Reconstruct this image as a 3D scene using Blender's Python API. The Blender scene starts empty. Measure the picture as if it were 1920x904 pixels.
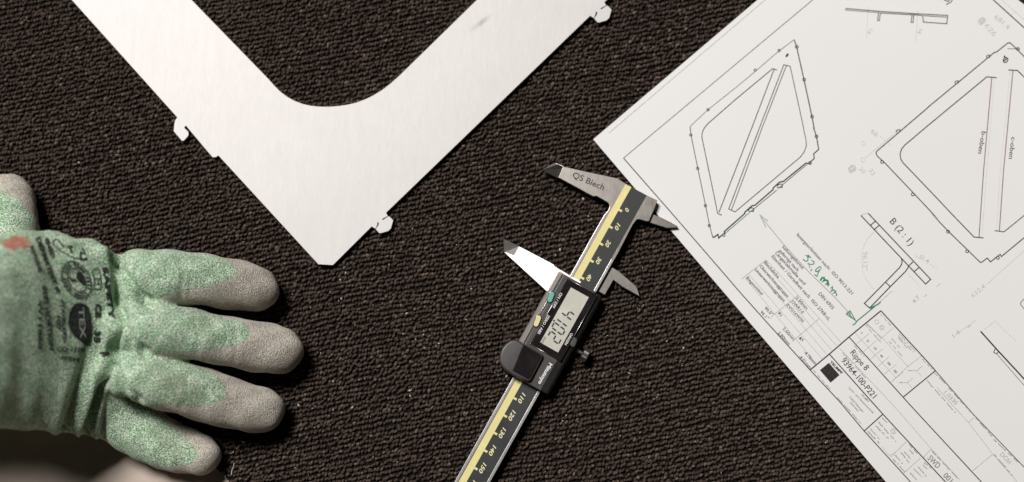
import bpy, bmesh, math, random
import numpy as np
from mathutils import Vector, Matrix
from mathutils.bvhtree import BVHTree

random.seed(7)
RNG = np.random.default_rng(11)
scene = bpy.context.scene
COL = scene.collection

# ------------------------------------------------------------------ camera
TILT = math.radians(7.0)
DIST = 0.733
cam_d = bpy.data.cameras.new('camera')
cam_d.lens = 50; cam_d.sensor_width = 36; cam_d.clip_start = 0.01; cam_d.clip_end = 50
cam = bpy.data.objects.new('camera', cam_d); COL.objects.link(cam)
cam.location = (0, -DIST*math.sin(TILT), DIST*math.cos(TILT))
cam.rotation_euler = (TILT, 0, 0)
cam_d.dof.use_dof = True
cam_d.dof.focus_distance = DIST-0.020
cam_d.dof.aperture_fstop = 3.4
scene.camera = cam

# ------------------------------------------------------------------ world, lamps, exposure
world = bpy.data.worlds.new('World'); scene.world = world; world.use_nodes = True
bg = world.node_tree.nodes['Background']
bg.inputs['Color'].default_value = (1.0, 0.98, 0.96, 1); bg.inputs['Strength'].default_value = 0.008

def area(name, loc, size, size_y, power, col, target=(0, 0, 0)):
    l = bpy.data.lights.new(name, 'AREA'); l.shape = 'RECTANGLE'; l.size = size; l.size_y = size_y
    l.energy = power; l.color = col
    o = bpy.data.objects.new(name, l); COL.objects.link(o); o.location = loc
    o.rotation_euler = (Vector(target)-Vector(loc)).to_track_quat('-Z', 'Y').to_euler()
    return o
area('ceiling_lamp', (-0.84, 1.04, 2.44), 0.70, 0.60, 93, (1.0, 0.968, 0.94))
vs = scene.view_settings
vs.view_transform = 'Standard'; vs.look = 'None'; vs.gamma = 1; vs.exposure = 0; vs.use_curve_mapping = False

# ------------------------------------------------------------------ photo pixel -> point on a plane of given height
FPX = 1920*50/36
CT, ST = math.cos(TILT), math.sin(TILT)
CAM = np.array([0, -DIST*ST, DIST*CT])
RM = np.array([[1, 0, 0], [0, CT, -ST], [0, ST, CT]])
def P(x, y, z=0.0):
    d = RM @ np.array([(x-960)/FPX, -(y-452)/FPX, -1.0])
    t = (z-CAM[2])/d[2]
    return CAM+t*d
def PA(pts, z=0.0):
    return [P(x, y, z) for x, y in pts]
def proj(v):
    q = (np.asarray(v)-CAM) @ RM
    return 960-FPX*q[..., 0]/q[..., 2], 452+FPX*q[..., 1]/q[..., 2]
def Z(x0, y0, s, pts):
    return [(x0+x/s, y0+y/s) for x, y in pts]

# ------------------------------------------------------------------ materials
def mat(name, base=(.5, .5, .5), rough=.5, metal=0.0, spec=.5):
    m = bpy.data.materials.new(name); m.use_nodes = True
    b = m.node_tree.nodes['Principled BSDF']
    b.inputs['Base Color'].default_value = (*base, 1)
    b.inputs['Roughness'].default_value = rough; b.inputs['Metallic'].default_value = metal
    b.inputs['Specular IOR Level'].default_value = spec
    return m
class NT:
    def __init__(s, m): s.t = m.node_tree; s.b = s.t.nodes['Principled BSDF']
    def n(s, typ, **kw):
        o = s.t.nodes.new(typ)
        for k, v in kw.items():
            if k.startswith('i_'):
                key = k[2:].replace('_', ' ')
                o.inputs[key].default_value = v
            else: setattr(o, k, v)
        return o
    def l(s, a, b): s.t.links.new(a, b)
    def coord(s, scale=(1, 1, 1), rot=(0, 0, 0), src='Object'):
        c = s.n('ShaderNodeTexCoord'); mp = s.n('ShaderNodeMapping')
        mp.inputs['Scale'].default_value = scale; mp.inputs['Rotation'].default_value = rot
        s.l(c.outputs[src], mp.inputs['Vector']); return mp.outputs['Vector']
    def noise(s, vec, scale, detail=3, rough=.6):
        o = s.n('ShaderNodeTexNoise'); o.inputs['Scale'].default_value = scale
        o.inputs['Detail'].default_value = detail; o.inputs['Roughness'].default_value = rough
        s.l(vec, o.inputs['Vector']); return o.outputs['Fac']
    def ramp(s, fac, stops):
        o = s.n('ShaderNodeValToRGB'); e = o.color_ramp.elements
        while len(e) < len(stops): e.new(.5)
        for el, (p, c) in zip(e, stops):
            el.position = p; el.color = (*c, 1) if len(c) == 3 else c
        s.l(fac, o.inputs['Fac']); return o.outputs['Color']
    def mix(s, fac, a, b, mode='MIX'):
        o = s.n('ShaderNodeMix', data_type='RGBA', blend_type=mode)
        if isinstance(fac, (int, float)): o.inputs[0].default_value = fac
        else: s.l(fac, o.inputs[0])
        for idx, v in ((6, a), (7, b)):
            if isinstance(v, tuple): o.inputs[idx].default_value = (*v, 1)
            else: s.l(v, o.inputs[idx])
        return o.outputs[2]
    def math(s, op, a, b=None):
        o = s.n('ShaderNodeMath', operation=op)
        for i, v in enumerate((a, b)):
            if v is None: continue
            if isinstance(v, (int, float)): o.inputs[i].default_value = v
            else: s.l(v, o.inputs[i])
        return o.outputs[0]
    def maprange(s, v, a, b, c, d):
        o = s.n('ShaderNodeMapRange'); s.l(v, o.inputs[0])
        for i, x in enumerate((a, b, c, d)): o.inputs[i+1].default_value = x
        return o.outputs[0]
    def bump(s, h, dist, strength=1.0, prev=None):
        o = s.n('ShaderNodeBump'); o.inputs['Distance'].default_value = dist
        o.inputs['Strength'].default_value = strength; s.l(h, o.inputs['Height'])
        if prev is not None: s.l(prev, o.inputs['Normal'])
        return o.outputs['Normal']
    def attr(s, name):
        o = s.n('ShaderNodeAttribute'); o.attribute_name = name; return o.outputs['Fac']

def make_carpet_mat():
    m = mat('carpet_yarn', (.03, .024, .02), 1.0, 0, .02); t = NT(m)
    tint = t.attr('tint'); v = t.coord()
    base = t.ramp(tint, [(0, (.040, .027, .0225)), (.4, (.070, .050, .042)), (.75, (.108, .080, .068)), (1, (.19, .148, .118))])
    big = t.noise(v, 14, 4, .7)
    c2 = t.mix(t.maprange(big, .35, .7, .0, .6), base, (.088, .070, .054))
    fib = t.noise(v, 2000, 3, .75)
    c3 = t.mix(1.0, c2, t.ramp(fib, [(.3, (.35, .35, .35)), (.7, (1.65, 1.6, 1.55))]), 'MULTIPLY')
    t.l(c3, t.b.inputs['Base Color'])
    t.l(t.bump(fib, .0005, .9), t.b.inputs['Normal'])
    t.b.inputs['Sheen Weight'].default_value = .03; t.b.inputs['Sheen Roughness'].default_value = .5
    return m
def make_table_mat():
    m = mat('beige_laminate', (.5, .42, .36), .5, 0, .3); t = NT(m); v = t.coord()
    n = t.noise(v, 40, 5, .7); n2 = t.noise(v, 900, 2)
    c = t.ramp(n, [(.3, (.50, .415, .35)), (.7, (.56, .47, .40))])
    c = t.mix(.15, c, t.ramp(n2, [(.3, (.4, .32, .27)), (.7, (.6, .52, .45))]))
    t.l(c, t.b.inputs['Base Color']); t.l(t.bump(n2, .0001, .4), t.b.inputs['Normal'])
    return m
def make_plate_mat():
    m = mat('brushed_sheet_steel', (.78, .76, .745), .42, 1.0); t = NT(m)
    g = t.noise(t.coord((3000, 260, 200), (0, 0, math.radians(8))), 1, 4, .65)
    g2 = t.noise(t.coord((300, 60, 60), (0, 0, math.radians(-38))), 1, 4, .7)
    bl = t.noise(t.coord(), 22, 4, .6)
    c = t.ramp(g, [(.25, (.585, .570, .562)), (.75, (.645, .630, .622))])
    c = t.mix(t.maprange(bl, .35, .7, 0, .15), c, (.54, .522, .512))
    # a rubbed smudge near one arm's edge
    sp = P(903, 42, .0029); tc = t.n('ShaderNodeTexCoord'); mp = t.n('ShaderNodeMapping', vector_type='TEXTURE')
    mp.inputs['Location'].default_value = (sp[0], sp[1], .0029); mp.inputs['Rotation'].default_value = (0, 0, math.radians(38)); mp.inputs['Scale'].default_value = (.0058, .0013, 1)
    t.l(tc.outputs['Object'], mp.inputs['Vector']); ln = t.n('ShaderNodeVectorMath', operation='LENGTH'); t.l(mp.outputs[0], ln.inputs[0])
    c = t.mix(t.math('MULTIPLY', t.maprange(ln.outputs['Value'], .3, 1.5, .5, 0), t.maprange(g2, .3, .7, .4, 1)), c, (.22, .205, .195))
    t.l(c, t.b.inputs['Base Color'])
    t.l(t.maprange(g2, .2, .8, .695, .715), t.b.inputs['Roughness'])
    return m
def make_steel(name, base, rough, streak=(900, 60, 100), rot=30):
    m = mat(name, base, rough, 1.0); t = NT(m)
    g = t.noise(t.coord(streak, (0, 0, math.radians(rot))), 1, 3, .6)
    s = t.noise(t.coord(), 160, 4, .7)
    lo = tuple(x*.86 for x in base); hi = tuple(min(1, x*1.1) for x in base)
    c = t.ramp(g, [(.25, lo), (.75, hi)])
    t.l(c, t.b.inputs['Base Color']); t.l(t.maprange(s, .3, .7, rough*.93, rough*1.07), t.b.inputs['Roughness'])
    t.l(t.bump(g, .00003, .15), t.b.inputs['Normal']); return m
def make_plastic(name, base, rough, bump=.3, spec=.5):
    m = mat(name, base, rough, 0, spec); t = NT(m); v = t.coord()
    n = t.noise(v, 1400, 2); s = t.noise(v, 120, 4, .7)
    t.l(t.bump(n, .00006, bump), t.b.inputs['Normal'])
    t.l(t.maprange(s, .3, .7, rough*.75, rough*1.3), t.b.inputs['Roughness'])
    d = tuple(x*1.35+.006 for x in base)
    t.l(t.mix(t.maprange(s, .5, .8, 0, .6), base, d), t.b.inputs['Base Color']); return m
def make_paper():
    m = mat('drawing_paper', (.80, .785, .775), .75, 0, .25); t = NT(m); v = t.coord()
    n = t.noise(v, 700, 4, .7); b = t.noise(v, 7, 2)
    t.l(t.mix(t.maprange(b, .3, .7, 0, .5), (.80, .795, .79), (.775, .765, .76)), t.b.inputs['Base Color'])
    t.l(t.bump(n, .00006, .35), t.b.inputs['Normal'])
    t.b.inputs['Subsurface Weight'].default_value = 0
    return m
def make_glove():
    m = mat('knitted_glove', (.3, .45, .32), .9, 0, .15); t = NT(m); v = t.coord()
    coat = t.attr('coat'); red = t.attr('red'); worn = t.attr('worn')
    knit = t.noise(t.coord((1, 1.6, 1.3)), 1100, 2, .55)
    vor = t.n('ShaderNodeTexVoronoi'); vor.inputs['Scale'].default_value = 1150; vor.inputs['Randomness'].default_value = .7
    t.l(t.coord((1, 1.35, 1.2)), vor.inputs['Vector'])
    speck = t.noise(t.coord((1, 1.25, 1.25)), 1300, 2, .6); mott = t.noise(v, 170, 4, .7); big = t.noise(v, 26, 3, .6)
    g = t.ramp(speck, [(.30, (.045, .14, .055)), (.42, (.18, .35, .185)), (.52, (.46, .60, .44)), (.64, (.86, .88, .77))])
    g = t.mix(t.maprange(mott, .45, .68, .0, .45), g, (.10, .27, .12))
    g = t.mix(t.maprange(mott, .30, .46, .30, 0), g, (.70, .74, .63))
    g = t.mix(t.math('MULTIPLY', worn, t.maprange(big, .44, .62, 0, .7)), g, (.23, .24, .165))
    cn = t.noise(v, 900, 3, .75)
    k = t.ramp(cn, [(.30, (.27, .245, .205)), (.48, (.54, .495, .425)), (.70, (.76, .71, .62))])
    k = t.mix(t.maprange(big, .4, .65, 0, .4), k, (.27, .24, .20))
    f = t.math('ADD', coat, t.math('MULTIPLY', t.math('SUBTRACT', mott, .5), .9))
    f = t.math('ADD', f, t.math('MULTIPLY', t.math('SUBTRACT', speck, .5), .7))
    cf = t.maprange(f, .40, .60, 0, 1)
    c = t.mix(cf, g, k)
    rf = t.math('MULTIPLY', t.maprange(t.math('ADD', red, t.math('ADD', t.math('MULTIPLY', t.math('SUBTRACT', mott, .5), 1.8), t.math('MULTIPLY', t.math('SUBTRACT', speck, .5), 1.2))), .42, .62, 0, 1), .75)
    c = t.mix(rf, c, (.45, .055, .035))
    t.l(c, t.b.inputs['Base Color'])
    h = t.math('ADD', t.math('MULTIPLY', vor.outputs['Distance'], -.9), t.math('MULTIPLY', knit, .8))
    t.l(t.bump(h, .0006, .8, t.bump(mott, .0008, .2)), t.b.inputs['Normal'])
    t.l(t.maprange(cf, 0, 1, .95, .62), t.b.inputs['Roughness'])
    t.b.inputs['Sheen Weight'].default_value = .15
    return m
def make_sleeve():
    m = mat('dark_sleeve_cloth', (.012, .014, .018), .95, 0, .1); t = NT(m); v = t.coord()
    n = t.noise(v, 900, 3)
    t.l(t.ramp(n, [(.3, (.008, .009, .012)), (.7, (.022, .024, .03))]), t.b.inputs['Base Color'])
    t.l(t.bump(n, .0006, .6), t.b.inputs['Normal']); return m
def ink(name, base, var=.0):
    m = mat(name, base, .7, 0, .2); t = NT(m)
    n = t.noise(t.coord(), 900, 2)
    hi = tuple(min(1, x*1.4+.02+var) for x in base)
    t.l(t.ramp(n, [(.35, base), (.75, hi)]), t.b.inputs['Base Color']); return m

M = dict(
    carpet=make_carpet_mat(), table=make_table_mat(), plate=make_plate_mat(), paper=make_paper(),
    glove=make_glove(), sleeve=make_sleeve(),
    steel=make_steel('satin_steel', (.36, .335, .31), .36), steel_bright=make_steel('polished_steel', (.54, .53, .52), .34),
    steel_dark=make_steel('darkened_steel', (.33, .295, .265), .38),  # darker steel: the jaw tip's dim reflection is put into the colour
    scale_black=make_plastic('black_scale', (.016, .019, .019), .5, .15), scale_yellow=make_plastic('yellow_scale', (.76, .68, .29), .55, .2),
    body=make_plastic('graphite_plastic', (.050, .043, .042), .42), bevel=make_plastic('lit_shoulder_plastic', (.30, .275, .25), .28, .2),  # shoulder grey has the light from the left painted in
    gloss=make_plastic('glossy_black_window', (.012, .0095, .010), .18, .02), flank_shade=make_plastic('shaded_side_plastic', (.026, .028, .028), .5),  # side plastic of the slider has its shade painted in
    lcd=make_plastic('lcd_glass', (.54, .53, .46), .35, .05), seg=mat('lcd_segment', (.016, .022, .034), .4),
    teal=make_plastic('teal_button', (.135, .40, .325), .5), yellow_btn=make_plastic('cream_button', (.70, .62, .30), .5),
    dark_btn=make_plastic('dark_button', (.045, .047, .045), .45), white=mat('white_print', (.78, .77, .75), .6),
    rim=mat('thin_metal_rim', (.55, .52, .48), .3, 1.0), cream=mat('cream_print', (.80, .74, .42), .6),
    k=ink('black_ink', (.022, .021, .021)), k2=ink('thin_black_ink', (.06, .058, .056)), g1=ink('grey_ink', (.20, .19, .185)),
    g2=ink('light_grey_ink', (.40, .39, .385)), g3=ink('faint_grey_ink', (.52, .505, .50)), gd=ink('dark_green_ink', (.045, .075, .045)),
    green=ink('green_pen', (.03, .21, .085)), red=ink('dull_red_ink', (.22, .13, .125)),
    gprint=ink('glove_black_print', (.012, .012, .012), .03), dust=mat('pale_dust', (.62, .56, .46), .6), fibre=mat('pale_fibre', (.56, .52, .46), .8))

# ------------------------------------------------------------------ mesh helpers
def tag(o, label=None, cat=None, group=None, kind=None):
    if label: o['label'] = label
    if cat: o['category'] = cat
    if group: o['group'] = group
    if kind: o['kind'] = kind
    return o
def empty(name, loc=(0, 0, 0)):
    o = bpy.data.objects.new(name, None); COL.objects.link(o); o.location = loc; o.empty_display_size = .02; return o
def link(name, me, m, parent=None, smooth=False):
    o = bpy.data.objects.new(name, me); COL.objects.link(o)
    if m is not None: me.materials.append(m)
    if parent is not None:
        o.parent = parent; o.matrix_parent_inverse = Matrix.Translation(-WLOC(parent))
    if smooth:
        me.polygons.foreach_set('use_smooth', [True]*len(me.polygons))
    return o
def WLOC(o):
    l = Vector(o.location)
    return l if o.type == 'EMPTY' else Vector((0, 0, 0))
def arrays_mesh(name, v, faces_flat, nper):
    me = bpy.data.meshes.new(name)
    v = np.ascontiguousarray(v, dtype=np.float32); f = np.ascontiguousarray(faces_flat, dtype=np.int32)
    me.vertices.add(len(v)); me.vertices.foreach_set('co', v.ravel())
    nper = np.asarray(nper, dtype=np.int32)
    me.loops.add(len(f)); me.loops.foreach_set('vertex_index', f)
    me.polygons.add(len(nper)); st = np.zeros(len(nper), np.int32); st[1:] = np.cumsum(nper)[:-1]
    me.polygons.foreach_set('loop_start', st)
    me.update(calc_edges=True); me.validate(); return me
def pymesh(name, v, f):
    me = bpy.data.meshes.new(name); me.from_pydata([tuple(map(float, p)) for p in v], [], f); me.update(); return me
def prism_bm(top, z0, z1, bevel=0.0, ztop=None, segs=2):
    """top: xy(z) outline of the upper face, either winding; optional per-vertex heights ztop"""
    bm = bmesh.new()
    a = sum(top[i][0]*top[(i+1) % len(top)][1]-top[(i+1) % len(top)][0]*top[i][1] for i in range(len(top)))
    idx = list(range(len(top)))
    if a < 0: idx.reverse()
    tv = [bm.verts.new((top[i][0], top[i][1], z1 if ztop is None else ztop[i])) for i in idx]
    bv = [bm.verts.new((top[i][0], top[i][1], z0)) for i in idx]
    tf = bm.faces.new(tv); bm.faces.new(list(reversed(bv)))
    n = len(tv)
    for i in range(n): bm.faces.new((tv[i], bv[i], bv[(i+1) % n], tv[(i+1) % n]))
    bm.normal_update()
    if bevel > 0:
        bmesh.ops.bevel(bm, geom=list(tf.edges), offset=bevel, segments=segs, affect='EDGES', profile=.6, clamp_overlap=True)
    return bm
def bm_obj(name, bm, m, parent=None, smooth=False):
    me = bpy.data.meshes.new(name); bm.to_mesh(me); bm.free()
    o = link(name, me, m, parent)
    if smooth: me.shade_auto_smooth if False else me.polygons.foreach_set('use_smooth', [True]*len(me.polygons))
    return o
def prism(name, top, z0, z1, m, parent=None, bevel=0.0, ztop=None, segs=2):
    return bm_obj(name, prism_bm(top, z0, z1, bevel, ztop, segs), m, parent)

# text as flat mesh in a unit frame: x along reading, y up, cap height 1
_tc = {}
def text_geo(s, bold=0.0, shear=0.0):
    key = (s, bold, shear)
    if key in _tc: return _tc[key]
    cu = bpy.data.curves.new('t', 'FONT'); cu.body = s; cu.size = 1; cu.dimensions = '2D'; cu.fill_mode = 'BOTH'
    cu.offset = bold; cu.shear = shear; cu.resolution_u = 3
    ob = bpy.data.objects.new('t', cu)
    me = bpy.data.meshes.new_from_object(ob)
    v = np.array([x.co[:2] for x in me.vertices]) if len(me.vertices) else np.zeros((0, 2))
    f = [tuple(p.vertices) for p in me.polygons]
    bpy.data.objects.remove(ob); bpy.data.curves.remove(cu); bpy.data.meshes.remove(me)
    if len(v):
        v[:, 0] -= v[:, 0].min()
        v[:, 0] /= max(v[:, 0].max(), 1e-6)
    v[:, 1] /= .729
    _tc[key] = (v, f); return v, f

class Print:
    wk = 1.0
    """collects flat print laid out in photo pixels; height(x, y) gives the sheet it lies on"""
    def __init__(s, zfun, lift=.00008): s.v = []; s.f = []; s.zf = zfun; s.lift = lift; s.k = 0
    def add(s, px, faces):
        s.k += 1; b = len(s.v)
        for x, y in px: s.v.append(s.zf(x, y, s.lift+s.k*4e-7))
        s.f += [tuple(i+b for i in f) for f in faces]
    def line(s, pts, w=1.4, close=False, step=18):
        w = w*s.wk
        q = [np.array(p, float) for p in pts]
        if close: q.append(q[0])
        r = [q[0]]
        for a, b in zip(q[:-1], q[1:]):
            n = max(1, int(np.linalg.norm(b-a)//step))
            r += [a+(b-a)*i/n for i in range(1, n+1)]
        L = []; R_ = []
        for i, p in enumerate(r):
            a = r[max(i-1, 0)]; c = r[min(i+1, len(r)-1)]
            if close and i in (0, len(r)-1): a, c = r[-2], r[1]
            d1 = p-a; d2 = c-p
            n1 = np.linalg.norm(d1); n2 = np.linalg.norm(d2)
            d1 = d1/n1 if n1 > 1e-9 else d2/max(n2, 1e-9); d2 = d2/n2 if n2 > 1e-9 else d1
            t = d1+d2; tn = np.linalg.norm(t); t = t/tn if tn > 1e-6 else d1
            nn = np.array([-t[1], t[0]]); m = 1/max(.5, abs(nn @ np.array([-d1[1], d1[0]])))
            L.append(p+nn*w/2*m); R_.append(p-nn*w/2*m)
        n = len(r)
        s.add(L+R_, [(i, i+1, n+i+1, n+i) for i in range(n-1)])
    def poly(s, pts): s.add(pts, [tuple(range(len(pts)))])
    def circ(s, c, r, w=1.2, n=12): s.line([(c[0]+r*math.cos(2*math.pi*i/n), c[1]+r*math.sin(2*math.pi*i/n)) for i in range(n)], w, True)
    def text(s, t, p0, p1, h, bold=0.0, shear=0.0, flat=True):
        if s.wk > 1: h *= 1.08; bold += .008
        """baseline from p0 to p1 (pixels), cap height h pixels; glyph tops to the left of reading seen on the page"""
        v, f = text_geo(t, bold, shear)
        d = np.array(p1, float)-np.array(p0, float); n = d/np.linalg.norm(d); up = np.array([n[1], -n[0]])
        s.add([np.array(p0)+d*a+up*h*b for a, b in v], f)
    def ctext(s, t, p0, p1, h, **k):
        d = np.array(p1, float)-np.array(p0, float); n = d/np.linalg.norm(d); up = np.array([n[1], -n[0]])
        s.text(t, np.array(p0)-up*h/2, np.array(p1)-up*h/2, h, **k)
    def scrawl(s, p0, p1, h, w=.9):
        """unreadably small print: word-like runs of short strokes"""
        p0 = np.array(p0, float); p1 = np.array(p1, float); d = p1-p0; L = np.linalg.norm(d); n = d/L; up = np.array([n[1], -n[0]])
        x = 0
        while x < L:
            wl = min(L-x, random.uniform(6, 22))
            pts = []; k = max(2, int(wl/1.6))
            for i in range(k+1): pts.append(p0+n*(x+wl*i/k)+up*h*(random.uniform(0, .35) if i % 2 else random.uniform(.6, 1)))
            s.line(pts, w, step=50); x += wl+random.uniform(2.5, 5)
    def obj(s, name, m, parent):
        return link(name, pymesh(name, s.v, s.f), m, parent)

# ================================================================== SETTING
# beige table under the carpet
TZ = -0.0045
bm = bmesh.new()
bmesh.ops.create_cube(bm, size=1, matrix=Matrix.Translation((0, .02, TZ-.014)) @ Matrix.Diagonal((1.5, 1.1, .028, 1)))
tbl = bm_obj('table_top', bm, M['table']); tag(tbl, 'beige table top showing past the cut corner of the carpet', kind='structure')

# carpet: backing sheet + rows of yarn loops
EDGE = PA([(440, 935), (426, 900), (395, 868), (275, 758), (150, 640), (0, 500), (-260, 262)], 0)
ex = [p[0] for p in EDGE]; ey = [p[1] for p in EDGE]
def carpet_line(x):   # y of the cut edge at x (carpet lies above it); right of the first point no cut
    return np.interp(x, ex[::-1], ey[::-1], left=ey[-1], right=-9)
X0, X1, Y0, Y1 = -.335, .37, -.175, .205
outline = [(X1, Y0), (X1, Y1), (X0, Y1), (X0, EDGE[-1][1])]+[(p[0], p[1]) for p in EDGE[::-1]]+[(EDGE[0][0]+.004, Y0)]
car = prism('carpet', outline, TZ, -.0020, mat('carpet_backing', (.010, .008, .0065), .95, 0, .1)); tag(car, 'dark brown loop pile carpet covering the table', kind='structure')
ROW, PIT = .0024, .0016
ang = math.radians(10); ca, sa = math.cos(ang), math.sin(ang)
ii, jj = np.meshgrid(np.arange(-270, 270), np.arange(-130, 130))
rowj = RNG.normal(0, .00014, 260)
uu = (ii+.5*(jj % 2))*PIT+RNG.normal(0, .00034, ii.shape); vv = jj*ROW+rowj[(jj+130)]+RNG.normal(0, .00034, ii.shape)
vv = vv+.0008*np.sin(uu*40+jj*.05)+.00025*np.sin(uu*170+jj*.7)
lx = (uu*ca-vv*sa).ravel(); ly = (uu*sa+vv*ca+.02).ravel()
keep = (lx > X0) & (lx < X1) & (ly > Y0) & (ly < Y1) & ((lx > ex[0]) | (ly > carpet_line(lx)+.001))
lx, ly = lx[keep], ly[keep]; N = len(lx)
SEG = 6; RINGS = [62, 28, -12]
tv = [(0, 0, 1.0)]
for a in RINGS:
    for s in range(SEG):
        b = 2*math.pi*(s+.5*(a == 28))/SEG
        tv.append((math.cos(math.radians(a))*math.cos(b), math.cos(math.radians(a))*math.sin(b), math.sin(math.radians(a))))
tv = np.array(tv)
tf = []; npf = []
for s in range(SEG): tf += [0, 1+s, 1+(s+1) % SEG]; npf.append(3)
for r in range(len(RINGS)-1):
    for s in range(SEG):
        a = 1+r*SEG; tf += [a+s, a+SEG+s, a+SEG+(s+1) % SEG, a+(s+1) % SEG]; npf.append(4)
tf = np.array(tf); npf = np.array(npf)
sx = .00112*RNG.uniform(.75, 1.25, N); sy = .00090*RNG.uniform(.8, 1.2, N); sz = .00125*RNG.uniform(.85, 1.15, N)
th = ang+RNG.normal(.55, .4, N); zz = -.00135+RNG.normal(0, .00017, N); lean = RNG.normal(.2, .45, N)
vx = tv[None, :, 0]*sx[:, None]+tv[None, :, 2]*sz[:, None]*lean[:, None]*.5; vy = tv[None, :, 1]*sy[:, None]; vz = tv[None, :, 2]*sz[:, None]
lumps = 1+RNG.normal(0, .07, vx.shape)
vx = vx*lumps; vy = vy*lumps
V = np.stack([lx[:, None]+vx*np.cos(th)[:, None]-vy*np.sin(th)[:, None], ly[:, None]+vx*np.sin(th)[:, None]+vy*np.cos(th)[:, None], zz[:, None]+vz], -1).reshape(-1, 3)
FA = (tf[None, :]+(np.arange(N)*len(tv))[:, None]).ravel()
me = arrays_mesh('carpet_loops', V, FA, np.tile(npf, N))
at = me.attributes.new('tint', 'FLOAT', 'POINT')
tint = np.clip(RNG.normal(.40, .24, N), 0, 1); tint[RNG.random(N) < .02] = 1
at.data.foreach_set('value', np.repeat(tint, len(tv)).astype(np.float32))
lo = link('yarn_loops', me, M['carpet'], car, True); tag(lo, 'rows of dark brown yarn loops', kind='stuff')

# ================================================================== SHEET METAL PLATE
PZ0, PZ1 = .0004, .0029
def zp(pts): return PA(pts, PZ1)
tabA = Z(1090, 0, 18.07, [(295, 535), (415, 606), (445, 575), (482, 470), (490, 398), (542, 408), (528, 492), (462, 590), (432, 622), (548, 757), (610, 760), (850, 690), (942, 610), (1022, 330), (920, 222), (868, 190), (845, 208), (680, 318), (638, 283), (770, 218), (838, 180), (780, 72)])
dxy = np.array(tabA[0])-np.array([696.8, 424.6])
tabB = [(x-dxy[0], y-dxy[1]) for x, y in tabA]
hook = Z(310, 200, 8.217, [(190, 158), (150, 215), (138, 280), (131, 380), (238, 505), (250, 525), (285, 523), (345, 455), (358, 425), (350, 385), (325, 360), (288, 325), (316, 290)])
arc = [(503.5, 148.5), (514, 160.5), (525.5, 172), (538, 181.5), (551.5, 189), (566, 194.6), (581.5, 198.4), (600, 200.2), (618, 200.3), (636, 198.9), (652, 196.4), (668, 192.6), (685, 186.5), (701, 178.5), (717, 168.6), (733, 156.2), (750, 141)]
body = [(-60, -214), (134.9, 0), (331, 218.5), hook[-1], (398.5, 294.8), (405, 294.5), (409.3, 291.2), (597, 495.5), (624, 497), tabB[0], tabB[-1], tabA[0], tabA[-1], (1350, -206), (1105, -206), (894, 0)]+arc[::-1]+[(359, 0), (160, -214)]
# the hook's root lies on the plate edge
plate = prism('sheet_metal_plate', zp(body), PZ0, PZ1, M['plate'])
tag(plate, 'brushed steel corner plate with rounded inner corner and small edge tabs lying on carpet', 'metal plate')
for nm, pts, lab in (('hook_tab', hook, 'small hooked tab on the outer edge'), ('locking_tab', tabB, None), ('locking_tab', tabA, None)):
    inn = np.array([5, 5]) if nm == 'locking_tab' else np.array([-5, 5])
    root = [tuple(np.array(pts[-1])+inn*np.array([-1, -1])), tuple(np.array(pts[0])+inn*np.array([-1, -1]))] if nm == 'locking_tab' else [tuple(np.array(pts[-1])+np.array([5, -4])), tuple(np.array(pts[0])+np.array([5, -4]))]
    t = prism(nm, zp(pts+root), PZ0, PZ1-.00002, M['plate'], plate)
    if lab: t['label'] = lab

# ================================================================== CALIPER
BZ0, BZ1 = .0034, .0068
c0 = P(1161.8, 394, BZ1); c1 = P(891, 878, BZ1)
AX = (c1-c0)/np.linalg.norm(c1-c0); AV = np.array([-AX[1], AX[0], 0]); U1 = np.linalg.norm(c1-c0)/150.0
O0 = c0
def L(u, v, z=0): p = O0+AX*u*U1+AV*v*.001; return np.array([p[0], p[1], z])
def uv(px, z): w = P(*px, z)-O0; return (w @ AX)/U1, (w @ AV)*1000
cal = empty('digital_caliper', tuple(L(60, 2, 0)))
tag(cal, 'digital caliper with black and yellow scale, jaws open, reading 41.02 on its display', 'caliper')
A_ = (1000, 290, 9.04); B_ = (1100, 330, 7.535); C_ = (930, 430, 7.533); D_ = (1060, 480, 9.04); E_ = (980, 500, 7.53); G_ = (920, 590, 5.32); H_ = (1000, 560, 4.52)
vL, vR = -5.75, 10.0
def bev_prism(name, top, z0, z1, m, b): return prism(name, top, z0, z1, m, cal, b)
# beam with fixed jaws (one forged piece; ground tips are facets of their own)
endv = [L(uv(q, BZ1)[0], uv(q, BZ1)[1]) for q in Z(*B_, [(520, 100), (610, 148), (842, 270)])]
beam_pts = [L(22, vL)]+[L(205, vL), L(205, vR), L(18, vR)]
jaw_low = PA(Z(*A_, [(427, 388), (1015, 708), (1070, 700)])+Z(*B_, [(140, 282), (300, 375), (322, 405), (325, 432), (310, 480), (250, 550)]), BZ1)
jaw_up = PA(Z(*A_, [(505, 200), (900, 290), (1430, 402), (1545, 480), (1640, 535)])+Z(*B_, [(842, 270), (1000, 345), (942, 500), (925, 532), (880, 640), (840, 640), (740, 609), (705, 618), (650, 690)]), BZ1)
beam = prism('beam', [np.array(p) for p in jaw_low]+[L(22, vL), L(205, vL), L(205, vR), L(18, vR)]+[np.array(p) for p in reversed(jaw_up)], BZ0, BZ1, M['steel'], cal, .00035)
tipA = PA(Z(*A_, [(150, 250), (345, 143), (415, 165), (505, 200), (500, 235), (427, 388)]), BZ1)
o = prism('outside_jaw_tip', tipA, BZ0, BZ1, M['steel_dark'], beam, 0, [.0052, .0066, .0067, .0067, .0058, .0040]); o['label'] = 'ground bevel at the jaw tip, painted darker for its dim reflection'
rim = PA(Z(*A_, [(345, 139), (415, 160), (510, 196), (505, 235), (430, 385)]), BZ1)
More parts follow.
